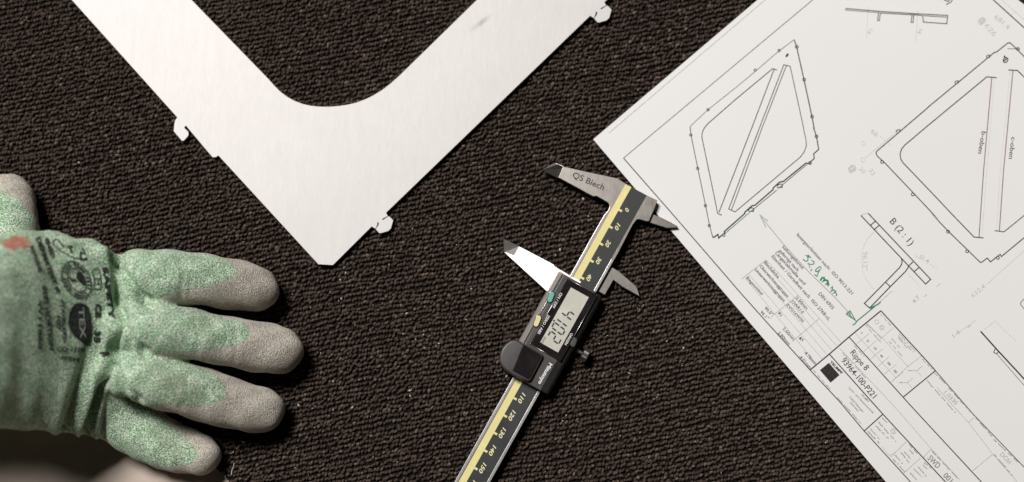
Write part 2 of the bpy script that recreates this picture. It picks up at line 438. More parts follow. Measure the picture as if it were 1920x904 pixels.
def tube(name, pts, r, m, parent, n=6):
    v = []; f = []
    pts = [np.array(p, float) for p in pts]
    for i, p in enumerate(pts):
        t = pts[min(i+1, len(pts)-1)]-pts[max(i-1, 0)]; t = t/np.linalg.norm(t)
        a = np.cross(t, [0, 0, 1]); a = a/max(np.linalg.norm(a), 1e-9); b = np.cross(t, a)
        for k in range(n): q = 2*math.pi*k/n; v.append(p+r*(a*math.cos(q)+b*math.sin(q)))
    for i in range(len(pts)-1):
        for k in range(n): f.append((i*n+k, i*n+(k+1) % n, (i+1)*n+(k+1) % n, (i+1)*n+k))
    f.append(tuple(range(n))[::-1]); f.append(tuple((len(pts)-1)*n+k for k in range(n)))
    return link(name, pymesh(name, v, f), m, parent, True)
tube('polished_rim', [np.array([p[0], p[1], .0063]) for p in rim], .00035, M['steel_bright'], beam)
inn = PA(Z(*B_, [(925, 532), (1060, 590), (1180, 650), (1292, 712), (1280, 722), (1140, 737), (880, 655)]), .0046)
prism('inside_jaw', inn, .0019, .0046, M['steel'], beam, .0002, [.0045, .0045, .0044, .0044, .0044, .0044, .0045])
# long grooves / bright lands along the beam edges
for v0, v1, nm in ((vL+.1, vL+1.5, 'edge_land'), (8.45, vR-.1, 'edge_land')):
    prism(nm, [L(24, v0), L(204, v0), L(204, v1), L(24, v1)], BZ1-.0005, BZ1+.00022, M['steel_bright'], beam, .00015)
# scale plate: black with yellow band, ticks and numbers
us = uv(Z(*B_, [(610, 148)])[0], BZ1); ue = uv(Z(*B_, [(842, 270)])[0], BZ1); u0 = uv(Z(*B_, [(525, 103)])[0], BZ1)
scp = prism('scale', [L(us[0], -.45), L(203, -.45), L(203, 8.3), L(ue[0], 8.3)], BZ1-.0004, BZ1+.00018, M['scale_black'], cal)
prism('yellow_band', [L(u0[0], -3.85), L(203, -3.85), L(203, -.45), L(us[0], -.45)], BZ1-.0004, BZ1+.0002, M['scale_yellow'], scp)
SZ = BZ1+.00021
def zf_flat(z):
    def f(x, y, lift): q = P(x, y, z); return np.array([q[0], q[1], z+lift])
    return f
def lv_print(name, m, parent, z):
    pr = Print(None, .00003)
    pr.zf = lambda u, v, lift: L(u, v, z+lift)
    return pr
for k in range(0, 17):
    u = k*10
    prism('tick_mark', [L(u-.55, -.47), L(u+.55, -.47), L(u+.55, 1.35), L(u-.55, 1.35)], BZ1-.0003, BZ1+.00023, M['scale_yellow'], scp)
    pr = Print(None, .00002); pr.zf = lambda a, b, lift: L(a, b, SZ+lift)
    s = str(u); w = {1: 1.7, 2: 3.6, 3: 5.4}[len(s)]; uc = u-1.9
    v, f = text_geo(s, .022, .25)
    pr.add([(uc-w/2+a*w, 2.2+b*2.15) for a, b in v], f)
    pr.obj('numeral', M['cream'], scp)
# moving jaws
mj = PA(Z(*C_, [(325, 238), (810, 495), (835, 530), (1035, 648), (1200, 740), (1100, 950), (860, 985), (712, 868), (118, 315), (255, 372)]), .0066)
jz = [.0060, .0063, .0064, .0068, .0068, .0068, .0066, .0062, .0050, .0056]
jc = P(1060, 520, .0068)
def jzf(p): return .0069+.042*(p[0]-jc[0])-.050*(p[1]-jc[1])
mj = [np.array([p[0], p[1], 0]) for p in mj]
mj_o = prism('sliding_outside_jaw', mj, .0006, .0066, M['steel_bright'], cal, 0, [min(.0085, jzf(p)) for p in mj])  # brighter steel and tilted top give this jaw the lamp's white glare
tipm = PA(Z(*C_, [(105, 125), (325, 238), (255, 372), (118, 315)]), .0056)
prism('jaw_tip', tipm, .0005, .0056, M['steel'], mj_o, 0, [.0033, jzf(tipm[1]), jzf(tipm[2])-.0012, .0022])
mi = PA(Z(*D_, [(788, 188), (905, 255), (1210, 520), (1266, 692), (965, 522), (815, 410), (672, 662), (470, 560), (600, 250)]), .0045)
prism('sliding_inside_jaw', mi, .0018, .0045, M['steel'], cal, .00025)
# slider body
def Lq(pts, z): return [L(*uv(q, z)) for q in pts]
SZ0, SZ1 = .0002, .0128
bq = Lq([(1045.5, 510.5), (1136, 553.5), (1034, 741), (1009.5, 733), (946, 694)], SZ1)
ua = min(uv((1045.5, 510.5), SZ1)[0], uv((1130, 553.5), SZ1)[0]); ub = uv((1022, 738), SZ1)[0]
va = uv((1045.5, 510.5), SZ1)[1]; vb = uv((1127, 556), SZ1)[1]
def rectL(u0, u1, v0, v1): return [L(u0, v0), L(u1, v0), L(u1, v1), L(u0, v1)]
body_o = prism('slider_body', rectL(ua+.2, ub, va+3.0, vb-3.2), .0003, SZ1-.0004, M['body'], cal, .0006, None, 3)
# left shoulder lightened, right flank darkened: side lighting painted into their plastics
def wedge(name, u0, u1, prof, m, parent):
    """profile of (v, z) swept along the beam"""
    v = [L(u0, a, b) for a, b in prof]+[L(u1, a, b) for a, b in prof]; n = len(prof)
    f = [tuple(range(n)), tuple(range(2*n-1, n-1, -1))]+[(i, n+i, n+(i+1) % n, (i+1) % n) for i in range(n)]
    me = pymesh(name, v, f); bm = bmesh.new(); bm.from_mesh(me); bmesh.ops.recalc_face_normals(bm, faces=bm.faces)
    bmesh.ops.bevel(bm, geom=bm.edges[:], offset=.0003, segments=2, affect='EDGES'); bm.to_mesh(me); bm.free()
    return link(name, me, m, parent)
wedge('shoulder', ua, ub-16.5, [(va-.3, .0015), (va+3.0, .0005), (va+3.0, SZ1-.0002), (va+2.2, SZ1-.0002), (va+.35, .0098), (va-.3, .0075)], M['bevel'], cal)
wedge('shaded_flank', ua+.5, ub-.3, [(vb+1.0, .0008), (vb-3.2, .0004), (vb-3.2, SZ1-.0005), (vb-.2, SZ1-.0022), (vb+1.1, .0080)], M['flank_shade'], cal)
W = [uv(q, SZ1) for q in Z(*E_, [(622, 172), (1052, 398)])]+[uv(q, SZ1) for q in Z(*G_, [(400, 290), (690, 470)])]
wu0, wu1 = (W[0][0]+W[1][0])/2, (W[2][0]+W[3][0])/2; wv0, wv1 = (W[0][1]+W[2][1])/2, (W[1][1]+W[3][1])/2
win = prism('display_window', rectL(wu0, wu1, wv0, wv1), SZ1-.0012, SZ1+.0003, M['gloss'], cal, .00022)
for a, b in (((wu0, wv0), (wu1, wv0)), ((wu0, wv1), (wu1, wv1)), ((wu1, wv0), (wu1, wv1)), ((wu0, wv0), (wu0, wv1))):
    tube('window_rim', [L(a[0], a[1], SZ1+.00020), L(b[0], b[1], SZ1+.00020)], .00019, M['rim'], win)
tube('shoulder_rim', [L(ua+.5, va+2.5, SZ1-.00005), L(ub-17, va+2.5, SZ1-.00005)], .00014, M['rim'], cal)
LC = [uv(q, SZ1) for q in Z(*E_, [(680, 290), (930, 435)])]+[uv(q, SZ1) for q in Z(*H_, [(60, 370), (210, 460)])]
lu0, lu1 = (LC[0][0]+LC[1][0])/2, (LC[2][0]+LC[3][0])/2; lv0, lv1 = (LC[0][1]+LC[2][1])/2, (LC[1][1]+LC[3][1])/2
lcd = prism('lcd_screen', rectL(lu0, lu1, lv0, lv1), SZ1-.0005, SZ1+.00042, M['lcd'], win)
# seven-segment reading 41.02
SEGS = {'a': ((.12, 1), (.88, 1)), 'b': ((1, .94), (1, .56)), 'c': ((1, .44), (1, .06)), 'd': ((.12, 0), (.88, 0)), 'e': ((0, .44), (0, .06)), 'f': ((0, .94), (0, .56)), 'g': ((.12, .5), (.88, .5))}
DIG = {'4': 'fgbc', '1': 'bc', '0': 'abcdef', '2': 'abged'}
LZ = SZ1+.00044
for ch, cpx in (('4', (1065, 588.5)), ('1', (1056.5, 600.5)), ('0', (1047, 616.5)), ('2', (1040, 633))):
    cu_, cv_ = uv(cpx, LZ); hgt, wid = 6.6, 3.0
    pr = Print(None, .00002); pr.zf = lambda a, b, lift: L(a, b, LZ+lift)
    for sg in DIG[ch]:
        (a0, b0), (a1, b1) = SEGS[sg]
        q0 = np.array([cu_+(a0-.5)*wid+(b0-.5)*.9, cv_+(b0-.5)*hgt]); q1 = np.array([cu_+(a1-.5)*wid+(b1-.5)*.9, cv_+(b1-.5)*hgt])
        d = (q1-q0)/np.linalg.norm(q1-q0); n = np.array([-d[1], d[0]])*.44
        pr.poly([q0-n*.9+d*.2, q0-d*.12, q0+n*.9+d*.2, q1+n*.9-d*.2, q1+d*.12, q1-n*.9-d*.2])
    pr.obj('lcd_digit', M['seg'], win)
pr = Print(None, .00002); pr.zf = lambda a, b, lift: L(a, b, LZ+lift)
pu, pv = uv((1038.8, 601.5), LZ); pr.poly([(pu-.45, pv-.45), (pu+.45, pv-.45), (pu+.45, pv+.45), (pu-.45, pv+.45)])
v, f = text_geo('mm', .0, 0); pu, pv = uv((1022.5, 632), LZ); pr.add([(pu+a*3.6, pv-.7+b*1.9) for a, b in v], f)
pr.obj('lcd_unit_mark', M['seg'], win)
# printed labels
def body_text(name, s, p0, p1, h_mm, z, m, parent, bold=0, shear=0):
    a = uv(p0, z); b = uv(p1, z); v, f = text_geo(s, bold, shear); vc = (a[1]+b[1])/2
    pr = Print(None, .00003); pr.zf = lambda x, y, lift: L(x, y, z+lift)
    pr.add([(a[0]+(b[0]-a[0])*x, vc-h_mm/2+y*h_mm) for x, y in v], f)
    return pr.obj(name, m, parent)
body_text('button_lettering', 'ON / OFF', (1052.8, 549.5), (1037.6, 577.5), 1.35, SZ1+.0004, M['white'], win, .018)
body_text('button_lettering', 'ZERO / ABS', (1029.4, 591), (1010, 626.2), 1.35, SZ1+.0004, M['white'], win, .018)
body_text('button_lettering', 'ORIGIN', (1072.2, 625.2), (1060.6, 646.8), 1.35, SZ1+.0004, M['white'], win, .018)
body_text('maker_lettering', 'Mitutoyo', (1033.6, 682), (1011.6, 720.2), 1.95, SZ1-.0003, M['white'], cal, .03)
body_text('engraved_lettering', 'QS Blech', Z(*A_, [(672, 338)])[0], Z(*A_, [(1195, 555)])[0], 1.9, BZ1+.00004, M['k'], beam) if False else None
pr = Print(zf_flat(BZ1), .00004); pr.text('QS Blech', Z(*A_, [(655, 382)])[0], Z(*A_, [(1180, 605)])[0], 11.8, bold=.006); pr.obj('engraved_lettering', M['k'], beam)
# buttons
def pill(name, p0, p1, r_mm, z0, z1, m, parent):
    a = np.array(uv(p0, z1)); b = np.array(uv(p1, z1)); d = (b-a)/np.linalg.norm(b-a); n = np.array([-d[1], d[0]]); pts = []
    for k in range(9): t = -math.pi/2+math.pi*k/8; pts.append(b+r_mm*(d*math.cos(t)+n*math.sin(t)))
    for k in range(9): t = math.pi/2+math.pi*k/8; pts.append(a+r_mm*(d*math.cos(t)+n*math.sin(t)))
    return prism(name, [L(*q) for q in pts], z0, z1, m, parent, .0003)
for nm, p0, p1, mm, lab in (('button', (1035.2, 551.5), (1030.8, 562.5), 'teal', 'teal ON / OFF button'), ('button', (1010.2, 596), (1005.2, 608), 'yellow_btn', 'cream ZERO / ABS button'), ('button', (1077.5, 637.5), (1074.2, 646), 'dark_btn', 'black ORIGIN button')):
    r = 1.25
    zt = SZ1+.0007 if mm != 'dark_btn' else SZ1+.0002
    s = pill('button_socket', p0, p1, r+.38, SZ1-.004, zt-.0005, M['gloss'], cal)
    b = pill(nm, p0, p1, r, SZ1-.003, zt, M[mm], cal); b['label'] = lab
# thumb rest
tr = Z(*G_, [(322, 285), (505, 388), (522, 405), (520, 430), (405, 650), (385, 668), (365, 668), (220, 608), (140, 552), (97, 500), (86, 450), (90, 400), (112, 335), (150, 288), (200, 256), (245, 248), (285, 262)])
bmt = prism_bm(Lq(tr, .0150), .0012, .0150, .0013, None, 4)
bm_obj('thumb_rest', bmt, M['body'], cal, True)
bmt2 = prism_bm(Lq(Z(*G_, [(325, 300), (495, 398), (505, 420), (395, 630), (372, 645), (215, 560)]), .0155), .0146, .0153, .0003)
tg = bm_obj('thumb_grip', bmt2, M['gloss'], cal)
for k in range(5):
    0 and tube('grip_rib', [L(uv(q, .0155)[0], uv(q, .0155)[1], .0153) for q in Z(*G_, [(300+38*k*.55-30, 400+38*k), (400+38*k*.1-15, 450+38*k*.9)])], .0002, M['body'], tg) if k in (1, 2, 3) else None
# lock screw on the far flank
sc_u, sc_v = uv((1097, 665.5), .006)
vv_ = []; ff = []; NS = 28
for k, (dv, r) in enumerate(((-1.7, 2.9), (-1.3, 3.5), (1.2, 3.5), (1.65, 2.9), (1.7, .01))):
    for s in range(NS):
        a = 2*math.pi*s/NS; rr = r*(1+(.05 if s % 2 and k in (1, 2) else 0))
        vv_.append(L(sc_u+rr*math.cos(a), sc_v+dv, .006+rr*math.sin(a)*.001))
for k in range(4):
    for s in range(NS): ff.append((k*NS+s, k*NS+(s+1) % NS, (k+1)*NS+(s+1) % NS, (k+1)*NS+s))
ff.append(tuple(range(NS))[::-1])
scr = link('lock_screw', pymesh('lock_screw', vv_, ff), M['steel_bright'], cal)
tube('screw_stem', [L(sc_u, vb+.2, .006), L(sc_u, sc_v-1.2, .006)], .0011, M['steel_dark'], scr, 10)

# ================================================================== DRAWING SHEET
PAP = [(1112, 262), (1651, -196), (2441, 414), (1827, 1098)]
pw = [P(x, y, .001) for x, y in PAP]
def paper_z(x, y):
    return .0009+.0006*(1+math.sin(x*21+y*9+.6))*.5+.0005*(1+math.sin(y*33-x*12))*.5+max(0, x-.215)**2*.25
def bil(s, t): return (1-s)*(1-t)*pw[0]+s*(1-t)*pw[1]+s*t*pw[2]+(1-s)*t*pw[3]
NU, NV = 56, 80
v = []; f = []
for j in range(NV+1):
    for i in range(NU+1):
        q = bil(i/NU, j/NV); v.append((q[0], q[1], paper_z(q[0], q[1])))
nb = len(v); v += [(a, b, c-.00012) for a, b, c in v]
for j in range(NV):
    for i in range(NU):
        a = j*(NU+1)+i; f.append((a, a+NU+1, a+NU+2, a+1)); f.append((nb+a, nb+a+1, nb+a+NU+2, nb+a+NU+1))
def rimf(ids):
    for a, b in zip(ids[:-1], ids[1:]):
        k = len(v); v.extend([v[a], v[b], v[nb+b], v[nb+a]]); f.append((k, k+1, k+2, k+3))
rimf([i for i in range(NU+1)]); rimf([j*(NU+1)+NU for j in range(NV+1)]); rimf([NV*(NU+1)+i for i in range(NU, -1, -1)]); rimf([j*(NU+1) for j in range(NV, -1, -1)])
me = pymesh('drawing_sheet', v, f)
sheet = link('drawing_sheet', me, M['paper'], None, True)
me.polygons.foreach_set('use_smooth', [abs(p.normal.z) > .5 for p in me.polygons])
tag(sheet, 'white sheet of paper with printed technical drawings and green handwritten note', 'paper')
def pz(x, y, lift):
    q = P(x, y, .0015); z = paper_z(q[0], q[1]); q = P(x, y, z); return np.array([q[0], q[1], paper_z(q[0], q[1])+lift])
class Sheet:
    def __init__(s): s.d = {}
    def __getitem__(s, m):
        if m not in s.d: s.d[m] = Print(pz, .0001); s.d[m].wk = 1.02
        return s.d[m]
    def flush(s, name, label=None):
        v = []; f = []; mi = []; ms = []
        for m, pr in s.d.items():
            if pr.v:
                b = len(v); v += pr.v; f += [tuple(i+b for i in q) for q in pr.f]; mi += [len(ms)]*len(pr.f); ms.append(M[m])
        me = pymesh(name, v, f)
        for m in ms: me.materials.append(m)
        me.polygons.foreach_set('material_index', mi)
        o = link(name, me, None, sheet); o['kind'] = 'stuff'
        if label: o['label'] = label
        s.d = {}
S = Sheet()
# sheet border
S['g2'].line([(1141, 250), (1446, -10)], 1.0)
S['g1'].line([(1169, 296.5), (1545, -18)], 1.5)
S['k2'].line([(1169, 296.5), (1270, 412), (1390, 551), (1440, 607), (1519, 694), (1575, 754), (1620, 808), (1700, 896), (1735, 935)], 1.9)
S['k'].line(Z(1570, 0, 5.486, [(1560, -40), (1605, 0), (1760, 140), (1920, 285), (2000, 360)]), 2.0)
S['g3'].line(Z(1570, 0, 5.486, [(1690, 0), (1830, 120), (1920, 205)]), .9)
S['g3'].line(Z(1570, 0, 5.486, [(1800, 145), (1830, 118)]), .9)
S.flush('border_lines')
# perspective view of the part
I_ = (1380, 60, 5.022); J_ = (1280, 200, 3.477); K_ = (1330, 240, 4.109)
S['g1'].line(Z(*I_, [(0, 522), (200, 355), (405, 178), (548, 73)])[::-1]+Z(*J_, [(165, 20), (60, 118), (48, 132)]), 1.3)
S['k2'].line(Z(*J_, [(48, 132), (55, 190), (98, 400), (150, 650), (175, 775), (196, 852)]), 1.5)
S['gd'].line(Z(*I_, [(548, 73), (570, 140), (640, 450), (715, 800), (735, 904)])+Z(*K_, [(803, 0), (825, 65), (842, 165), (803, 200), (808, 235), (778, 262), (772, 276), (745, 270)]), 2.1)
S['k'].line(Z(*K_, [(745, 270), (570, 412), (540, 418), (492, 462), (490, 475), (352, 595), (328, 600), (272, 650), (272, 660), (115, 798), (118, 808), (72, 848), (66, 820), (35, 843), (22, 838)]), 2.3)
S['gd'].line(Z(*K_, [(755, 278), (570, 432), (540, 462)]), 1.3); S['gd'].line(Z(*K_, [(520, 478), (345, 622), (318, 645)]), 1.3); S['green'].line(Z(*K_, [(305, 655), (118, 815)]), 1.3)
for c in ((543, 448), (322, 632)): S['k'].line([(Z(*K_, [c])[0][0]+a, Z(*K_, [c])[0][1]+b) for a, b in ((-5, 1), (-3, -3), (2, -4), (5, -2), (4, 3), (0, 2), (-3, 4))], 1.5, True)
for c in Z(*I_, [(180, 360), (405, 175)])+Z(*J_, [(165, 20)]): S['k2'].circ(c, 2.2, 1.5, 8)
for c in Z(*J_, [(53, 185), (97, 403), (148, 646), (173, 776), (268, 838)]): S['k2'].circ(c, 2.4, 1.4, 8)
for c in Z(*I_, [(572, 140), (642, 450), (716, 798)])+Z(*K_, [(825, 65), (775, 270)]): S['gd'].circ(c, 2.8, 1.5, 8)
S['k'].poly(Z(*I_, [(465, 235), (470, 215), (490, 198), (497, 215), (480, 236)]))
S['gd'].line(Z(*I_, [(385, 360), (345, 345), (0, 632)])+Z(*J_, [(165, 110), (140, 140), (127, 170), (125, 200), (175, 440), (228, 697), (256, 708)]), 1.6)
S['k2'].line(Z(*I_, [(358, 352), (148, 904)])+Z(*J_, [(236, 690)]), 1.6)
S['k2'].line(Z(*I_, [(510, 325), (450, 308), (220, 904)])+Z(*J_, [(300, 668), (340, 686)])+Z(*K_, [(200, 645), (700, 225), (730, 185), (748, 135), (742, 80), (728, 20)])+Z(*I_, [(635, 900), (510, 325)]), 1.5)
S['gd'].line(Z(*I_, [(475, 315), (245, 904)])+Z(*J_, [(318, 674)]), 1.4)
S.flush('perspective_view', 'printed line drawing of the rib part seen at an angle')
# side profile at the top
F_ = (1570, 0, 5.486)
S['k2'].line(Z(*F_, [(85, 88), (440, 118), (780, 140), (1135, 160), (1125, 245), (885, 228), (878, 165), (870, 160), (782, 152)]), 1.6)
S['g1'].line(Z(*F_, [(85, 88), (85, 104), (430, 132)]), 1.4); S['k2'].line(Z(*F_, [(440, 134), (755, 152)]), 1.5)
S['k2'].line(Z(*F_, [(430, 118), (422, 150), (413, 210), (432, 212), (440, 150), (452, 135)]), 1.5); S['k2'].line(Z(*F_, [(750, 140), (768, 160), (758, 232), (778, 233), (784, 165), (775, 145)]), 1.5)
S['k2'].line(Z(*F_, [(885, 162), (1132, 178)]), 1.3)
S['g3'].line(Z(*F_, [(315, 70), (300, 400)]), .9); S['g3'].line(Z(*F_, [(828, 105), (805, 430)]), .9)
S['g3'].ctext('14', Z(*F_, [(345, 300)])[0], Z(*F_, [(322, 345)])[0], 7); S['g3'].ctext('14', Z(*F_, [(860, 300)])[0], Z(*F_, [(838, 345)])[0], 7)
S['k2'].line(Z(*F_, [(1095, 0), (1140, 15), (1160, -10)]), 1.6); S['k2'].line(Z(*F_, [(1118, 48), (1165, 25), (1185, -5)]), 1.6)
S.flush('profile_view', 'printed side profile of the folded part')
# flat view of the part
N_ = (1500, 0, 1.8833); Q_ = (1740, 80, 3.767); T_ = (1580, 220, 3.767); Y_ = (1740, 400, 3.478)
S['k'].line(Z(*Q_, [(760, 180), (590, 10), (575, 0), (560, 5), (482, 68), (470, 68), (5, 452), (0, 458)])+Z(*T_, [(358, 140), (240, 240), (235, 255), (245, 275), (300, 325), (490, 525), (678, 725)])+Z(*Y_, [(20, 0), (130, 115), (340, 320), (352, 318), (385, 292), (408, 317), (440, 290), (470, 268), (478, 282), (626, 160), (760, 50)]), 1.8)
S['k'].line(Z(*Q_, [(485, 248), (415, 242), (0, 585)])+Z(*T_, [(440, 195), (415, 225), (405, 262), (410, 295), (425, 320), (678, 585)])+Z(*Y_, [(150, 0), (300, 155), (362, 161)]), 1.8)
S['k'].line(Z(*Q_, [(566, 193), (632, 197), (720, 285)]), 1.8); S['k2'].line(Z(*Y_, [(434, 113), (495, 121), (626, 15), (700, -45)]), 1.7)
S['red'].line(Z(*Q_, [(450, 248), (392, 904)])+Z(*Y_, [(332, 158)]), 1.7); S['red'].line(Z(*Q_, [(600, 195), (533, 904)])+Z(*Y_, [(465, 116)]), 1.7)
S['g3'].line(Z(*Q_, [(468, 248), (415, 900)])+Z(*Y_, [(350, 158)]), .8); S['g3'].line(Z(*Q_, [(580, 195), (510, 900)])+Z(*Y_, [(445, 115)]), .8)
for c in Z(*Q_, [(427, 100), (205, 282)])+Z(*T_, [(392, 100)]): S['k'].line([(c[0]-3, c[1]+3), (c[0]-4, c[1]-1), (c[0], c[1]-3.5), (c[0]+4, c[1]-2), (c[0]+1, c[1]+2)], 1.5)
for c in Z(*T_, [(278, 315), (495, 545)])+Z(*Y_, [(130, 120), (255, 247), (455, 290)])+Z(*Q_, [(635, 45)]): S['k'].circ(c, 2.8, 1.5, 8)
e = Z(*Q_, [(547, 123)])[0]
S['k'].line([(e[0]+5*math.cos(t)*.75-4*math.sin(t)*.6, e[1]-4.6*math.cos(t)*.7-3.4*math.sin(t)) for t in np.linspace(0, 2*math.pi, 13)[:-1]], 1.8, True); S['k'].line([(e[0]-3, e[1]+2), (e[0]+3, e[1]-3)], 2); S['k'].circ(Z(*Q_, [(540, 97)])[0], 1.0, 1.5, 6)
S['k2'].ctext('b-oben', Z(*Q_, [(395, 628)])[0], Z(*Q_, [(368, 785)])[0], 8.5); S['k2'].ctext('c-oben', Z(*Q_, [(605, 668)])[0], Z(*Q_, [(585, 822)])[0], 8.5)
S['k2'].line(Z(*Q_, [(560, 43), (640, 45)]), 1.0)
S.flush('flat_view', 'printed outline drawing of the rib part with diagonal strut')
for t, a, b, h in (('681.4', (1866, 30), (1892, 52), 9), ('@', (1838, 34), (1846, 43), 11), ('626', (1848, 46), (1866, 66), 9), ('68', (1634, 244), (1644, 254), 8), ('28', (1613, 315), (1621, 324), 8), ('32', (1631, 317), (1639, 328), 8), ('@', (1594, 311), (1603, 321), 11)):
    S['g3' if h != 11 else 'g2'].ctext(t, a, b, h)
S['g3'].circ((1619, 269), 4, 1, 8); S['g3'].circ((1618, 300), 4, 1, 8); S['g3'].line([(1622, 296), (1690, 240)], .8); S['g3'].line([(1650, 255), (1668, 272)], .8)
o_ = [(1740+x/3.478, 400+y/3.478) for x, y in ((285, 540), (370, 470))]; S['g3'].ctext('610.4', o_[0], o_[1], 9); S['g3'].line([(1850, 533), (1920, 470)], .8)
S['g3'].ctext('14', (1787, 631), (1799, 621), 8); S['g3'].line([(1799, 622), (1830, 600)], .8); S['g2'].line([(1814, 614), (1820, 610)], 1.3); S['g3'].line([(1845, 618), (1866, 602), (1905, 640)], .8)
S.flush('dimension_figures')
# section B (2 : 1)
B2 = (1600, 390, 4.522)
S['k'].line(Z(*B2, [(63, 63), (410, 430), (612, 645), (655, 605), (125, 45)]), 1.9)
S['k'].line(Z(*B2, [(145, 147), (187, 112)]), 1.8); S['k'].line(Z(*B2, [(178, 182), (220, 147)]), 1.8); S['k'].line(Z(*B2, [(468, 493), (505, 457)]), 1.8); S['k'].line(Z(*B2, [(513, 540), (555, 507)]), 1.8)
S['k'].line(Z(*B2, [(408, 430), (413, 455), (408, 480), (390, 507), (272, 628), (93, 810), (138, 848), (312, 668), (440, 540), (458, 515), (467, 493)]), 1.9); S['k'].line(Z(*B2, [(272, 628), (312, 668)]), 1.7)
S['g2'].line(Z(*B2, [(63, 63), (95, 50), (125, 45)]), .9)
S['k'].text('B (2 : 1)', Z(*B2, [(305, 118)])[0], Z(*B2, [(478, 322)])[0], 12.5, bold=-.008)
S['g3'].line(Z(*B2, [(170, 205), (120, 260), (85, 330), (68, 420), (75, 520), (110, 610), (175, 690)]), .9); S['g3'].ctext('96.12°', Z(*B2, [(100, 372)])[0], Z(*B2, [(98, 528)])[0], 8.5)
S['g3'].ctext('0.4', Z(*B2, [(565, 405)])[0], Z(*B2, [(640, 460)])[0], 8); S['g3'].line(Z(*B2, [(520, 400), (560, 430)]), 1.1); S['g3'].scrawl(*Z(*B2, [(640, 480), (700, 525)]), 4, .6)
S['g2'].ctext('4.7', Z(*B2, [(505, 800)])[0], Z(*B2, [(555, 752)])[0], 8); S['g2'].line(Z(*B2, [(598, 752), (622, 735)]), 1.1); S['g2'].line(Z(*B2, [(705, 668), (738, 640)]), 1.1); S['g3'].line(Z(*B2, [(465, 560), (560, 655)]), .7)
S['g2'].line(Z(*B2, [(225, 795), (330, 702)]), 1.0)
S.flush('section_view', 'printed enlarged section marked B (2 : 1)')
# second section at the right edge
S['k'].line(Z(1640, 440, 3.479, [(690, 630), (790, 742), (940, 904), (1060, 1035)]), 2.6); S['k2'].line(Z(1640, 440, 3.479, [(785, 745), (776, 768), (795, 778), (806, 765), (795, 745)]), 1.5); S['g1'].line(Z(1640, 440, 3.479, [(798, 780), (905, 904), (1020, 1035)]), 1.3)
S['red'].line(Z(1740, 400, 3.478, [(700, 520), (626, 560), (605, 580), (603, 595), (626, 622), (700, 690)]), 1.5)
S.flush('edge_view')
# tolerance text and bending table
R1 = (1380, 380, 3.2286); R2 = (1390, 480, 6.457)
S['k2'].text('lasergeschnitten nach:  ISO 9013-221', Z(*R1, [(365, 196)])[0], Z(*R1, [(697, 558)])[0], 6.0)
S['k2'].text('kaltumgeformt', Z(*R1, [(278, 270)])[0], Z(*R1, [(400, 405)])[0], 6.0); S['k2'].text('gefertigt nach', Z(*R1, [(256, 292)])[0], Z(*R1, [(370, 418)])[0], 6.0)
S['k2'].text('Längenabmaße und', Z(*R1, [(236, 308)])[0], Z(*R1, [(410, 500)])[0], 6.0); S['k2'].text('Ebenheit / Geradheit nach  ISO 2768-cL', Z(*R1, [(213, 328)])[0], Z(*R1, [(560, 716)])[0], 6.0)
S['k2'].text('DIN 6935', Z(*R1, [(497, 555)])[0], Z(*R1, [(582, 648)])[0], 6.3)
def r2t(s, a, b, h=5.6): S['k2'].text(s, Z(*R2, [a])[0], Z(*R2, [b])[0], h)
r2t('Blechdicke', (272, 82), (440, 270)); r2t('Oberwerkzeuggruppe', (218, 128), (555, 505)); r2t('Unterwerkzeuggruppe', (160, 172), (512, 558)); r2t('Biegewinkel', (55, 268), (240, 475))
r2t('90.0°', (275, 635), (365, 725)); r2t('96.1°', (225, 685), (310, 770)); r2t('2.50mm', (655, 510), (785, 652)); r2t('OWR1.0', (600, 555), (735, 702)); r2t('EVG16W30', (545, 603), (735, 810)); r2t('Ri', (440, 700), (475, 735))
X3 = (1440, 560, 5.02)
for s, a, b in (('ΔX', (288, 372), (322, 408)), ('2.60mm', (135, 285), (235, 395)), ('2.80mm', (88, 325), (192, 438)), ('-4.78mm', (332, 505), (438, 625)), ('-4.01mm', (285, 545), (392, 662))): S['k2'].text(s, Z(*X3, [a])[0], Z(*X3, [b])[0], 5.6)
S['g2'].line(Z(*R2, [(0, 280), (300, 45)]), 1.1)
for a, b in (((300, 45), (686, 410)), ((265, 78), (643, 440)), ((215, 118), (600, 485)), ((165, 160), (548, 520)), ((90, 222), (505, 560)), ((40, 262), (452, 610))):
    S['g2'].line([Z(*R2, [a])[0], Z(*X3, [b])[0]], .9)
S['g2'].line([Z(*R2, [(690, 470)])[0], Z(*R2, [(340, 755)])[0]], 1.0); S['g2'].line([Z(*X3, [(485, 185)])[0], Z(*X3, [(225, 405)])[0]], 1.0)
S.flush('tolerance_table', 'printed table of bending values')
# title block
Tb = (1500, 560, 4.52); Tc = (1600, 660, 3.706); Td = (1600, 580, 5.025); Te = (1520, 660, 5.65); Tf = (1600, 760, 6.278); Tg = (1740, 660, 3.705)
S['k'].line(Z(*Tb, [(85, 605), (248, 470), (415, 325), (685, 103)]), 2.2)
S['k'].line(Z(*Tb, [(685, 103), (1085, 540)])+Z(*Tc, [(570, 130)]), 2.0); S['k2'].line(Z(*Tc, [(570, 130), (830, 430), (1186, 800), (1300, 920)]), 1.6)
S['k'].line(Z(*Tb, [(415, 325), (935, 904)])+Z(*Tc, [(520, 505), (890, 904), (960, 980)]), 1.8)
S['k'].line(Z(*Tb, [(248, 470), (635, 904)])+Z(*Tc, [(205, 432), (640, 904), (700, 970)]), 1.9)
S['k'].line(Z(*Tc, [(72, 552), (205, 432)]), 1.9); S['k'].line(Z(*Tc, [(348, 312), (570, 130)]), 1.9)
S['g2'].line(Z(*Tb, [(330, 415), (790, 904)])+Z(*Tc, [(540, 672), (740, 890)]), 1.0)
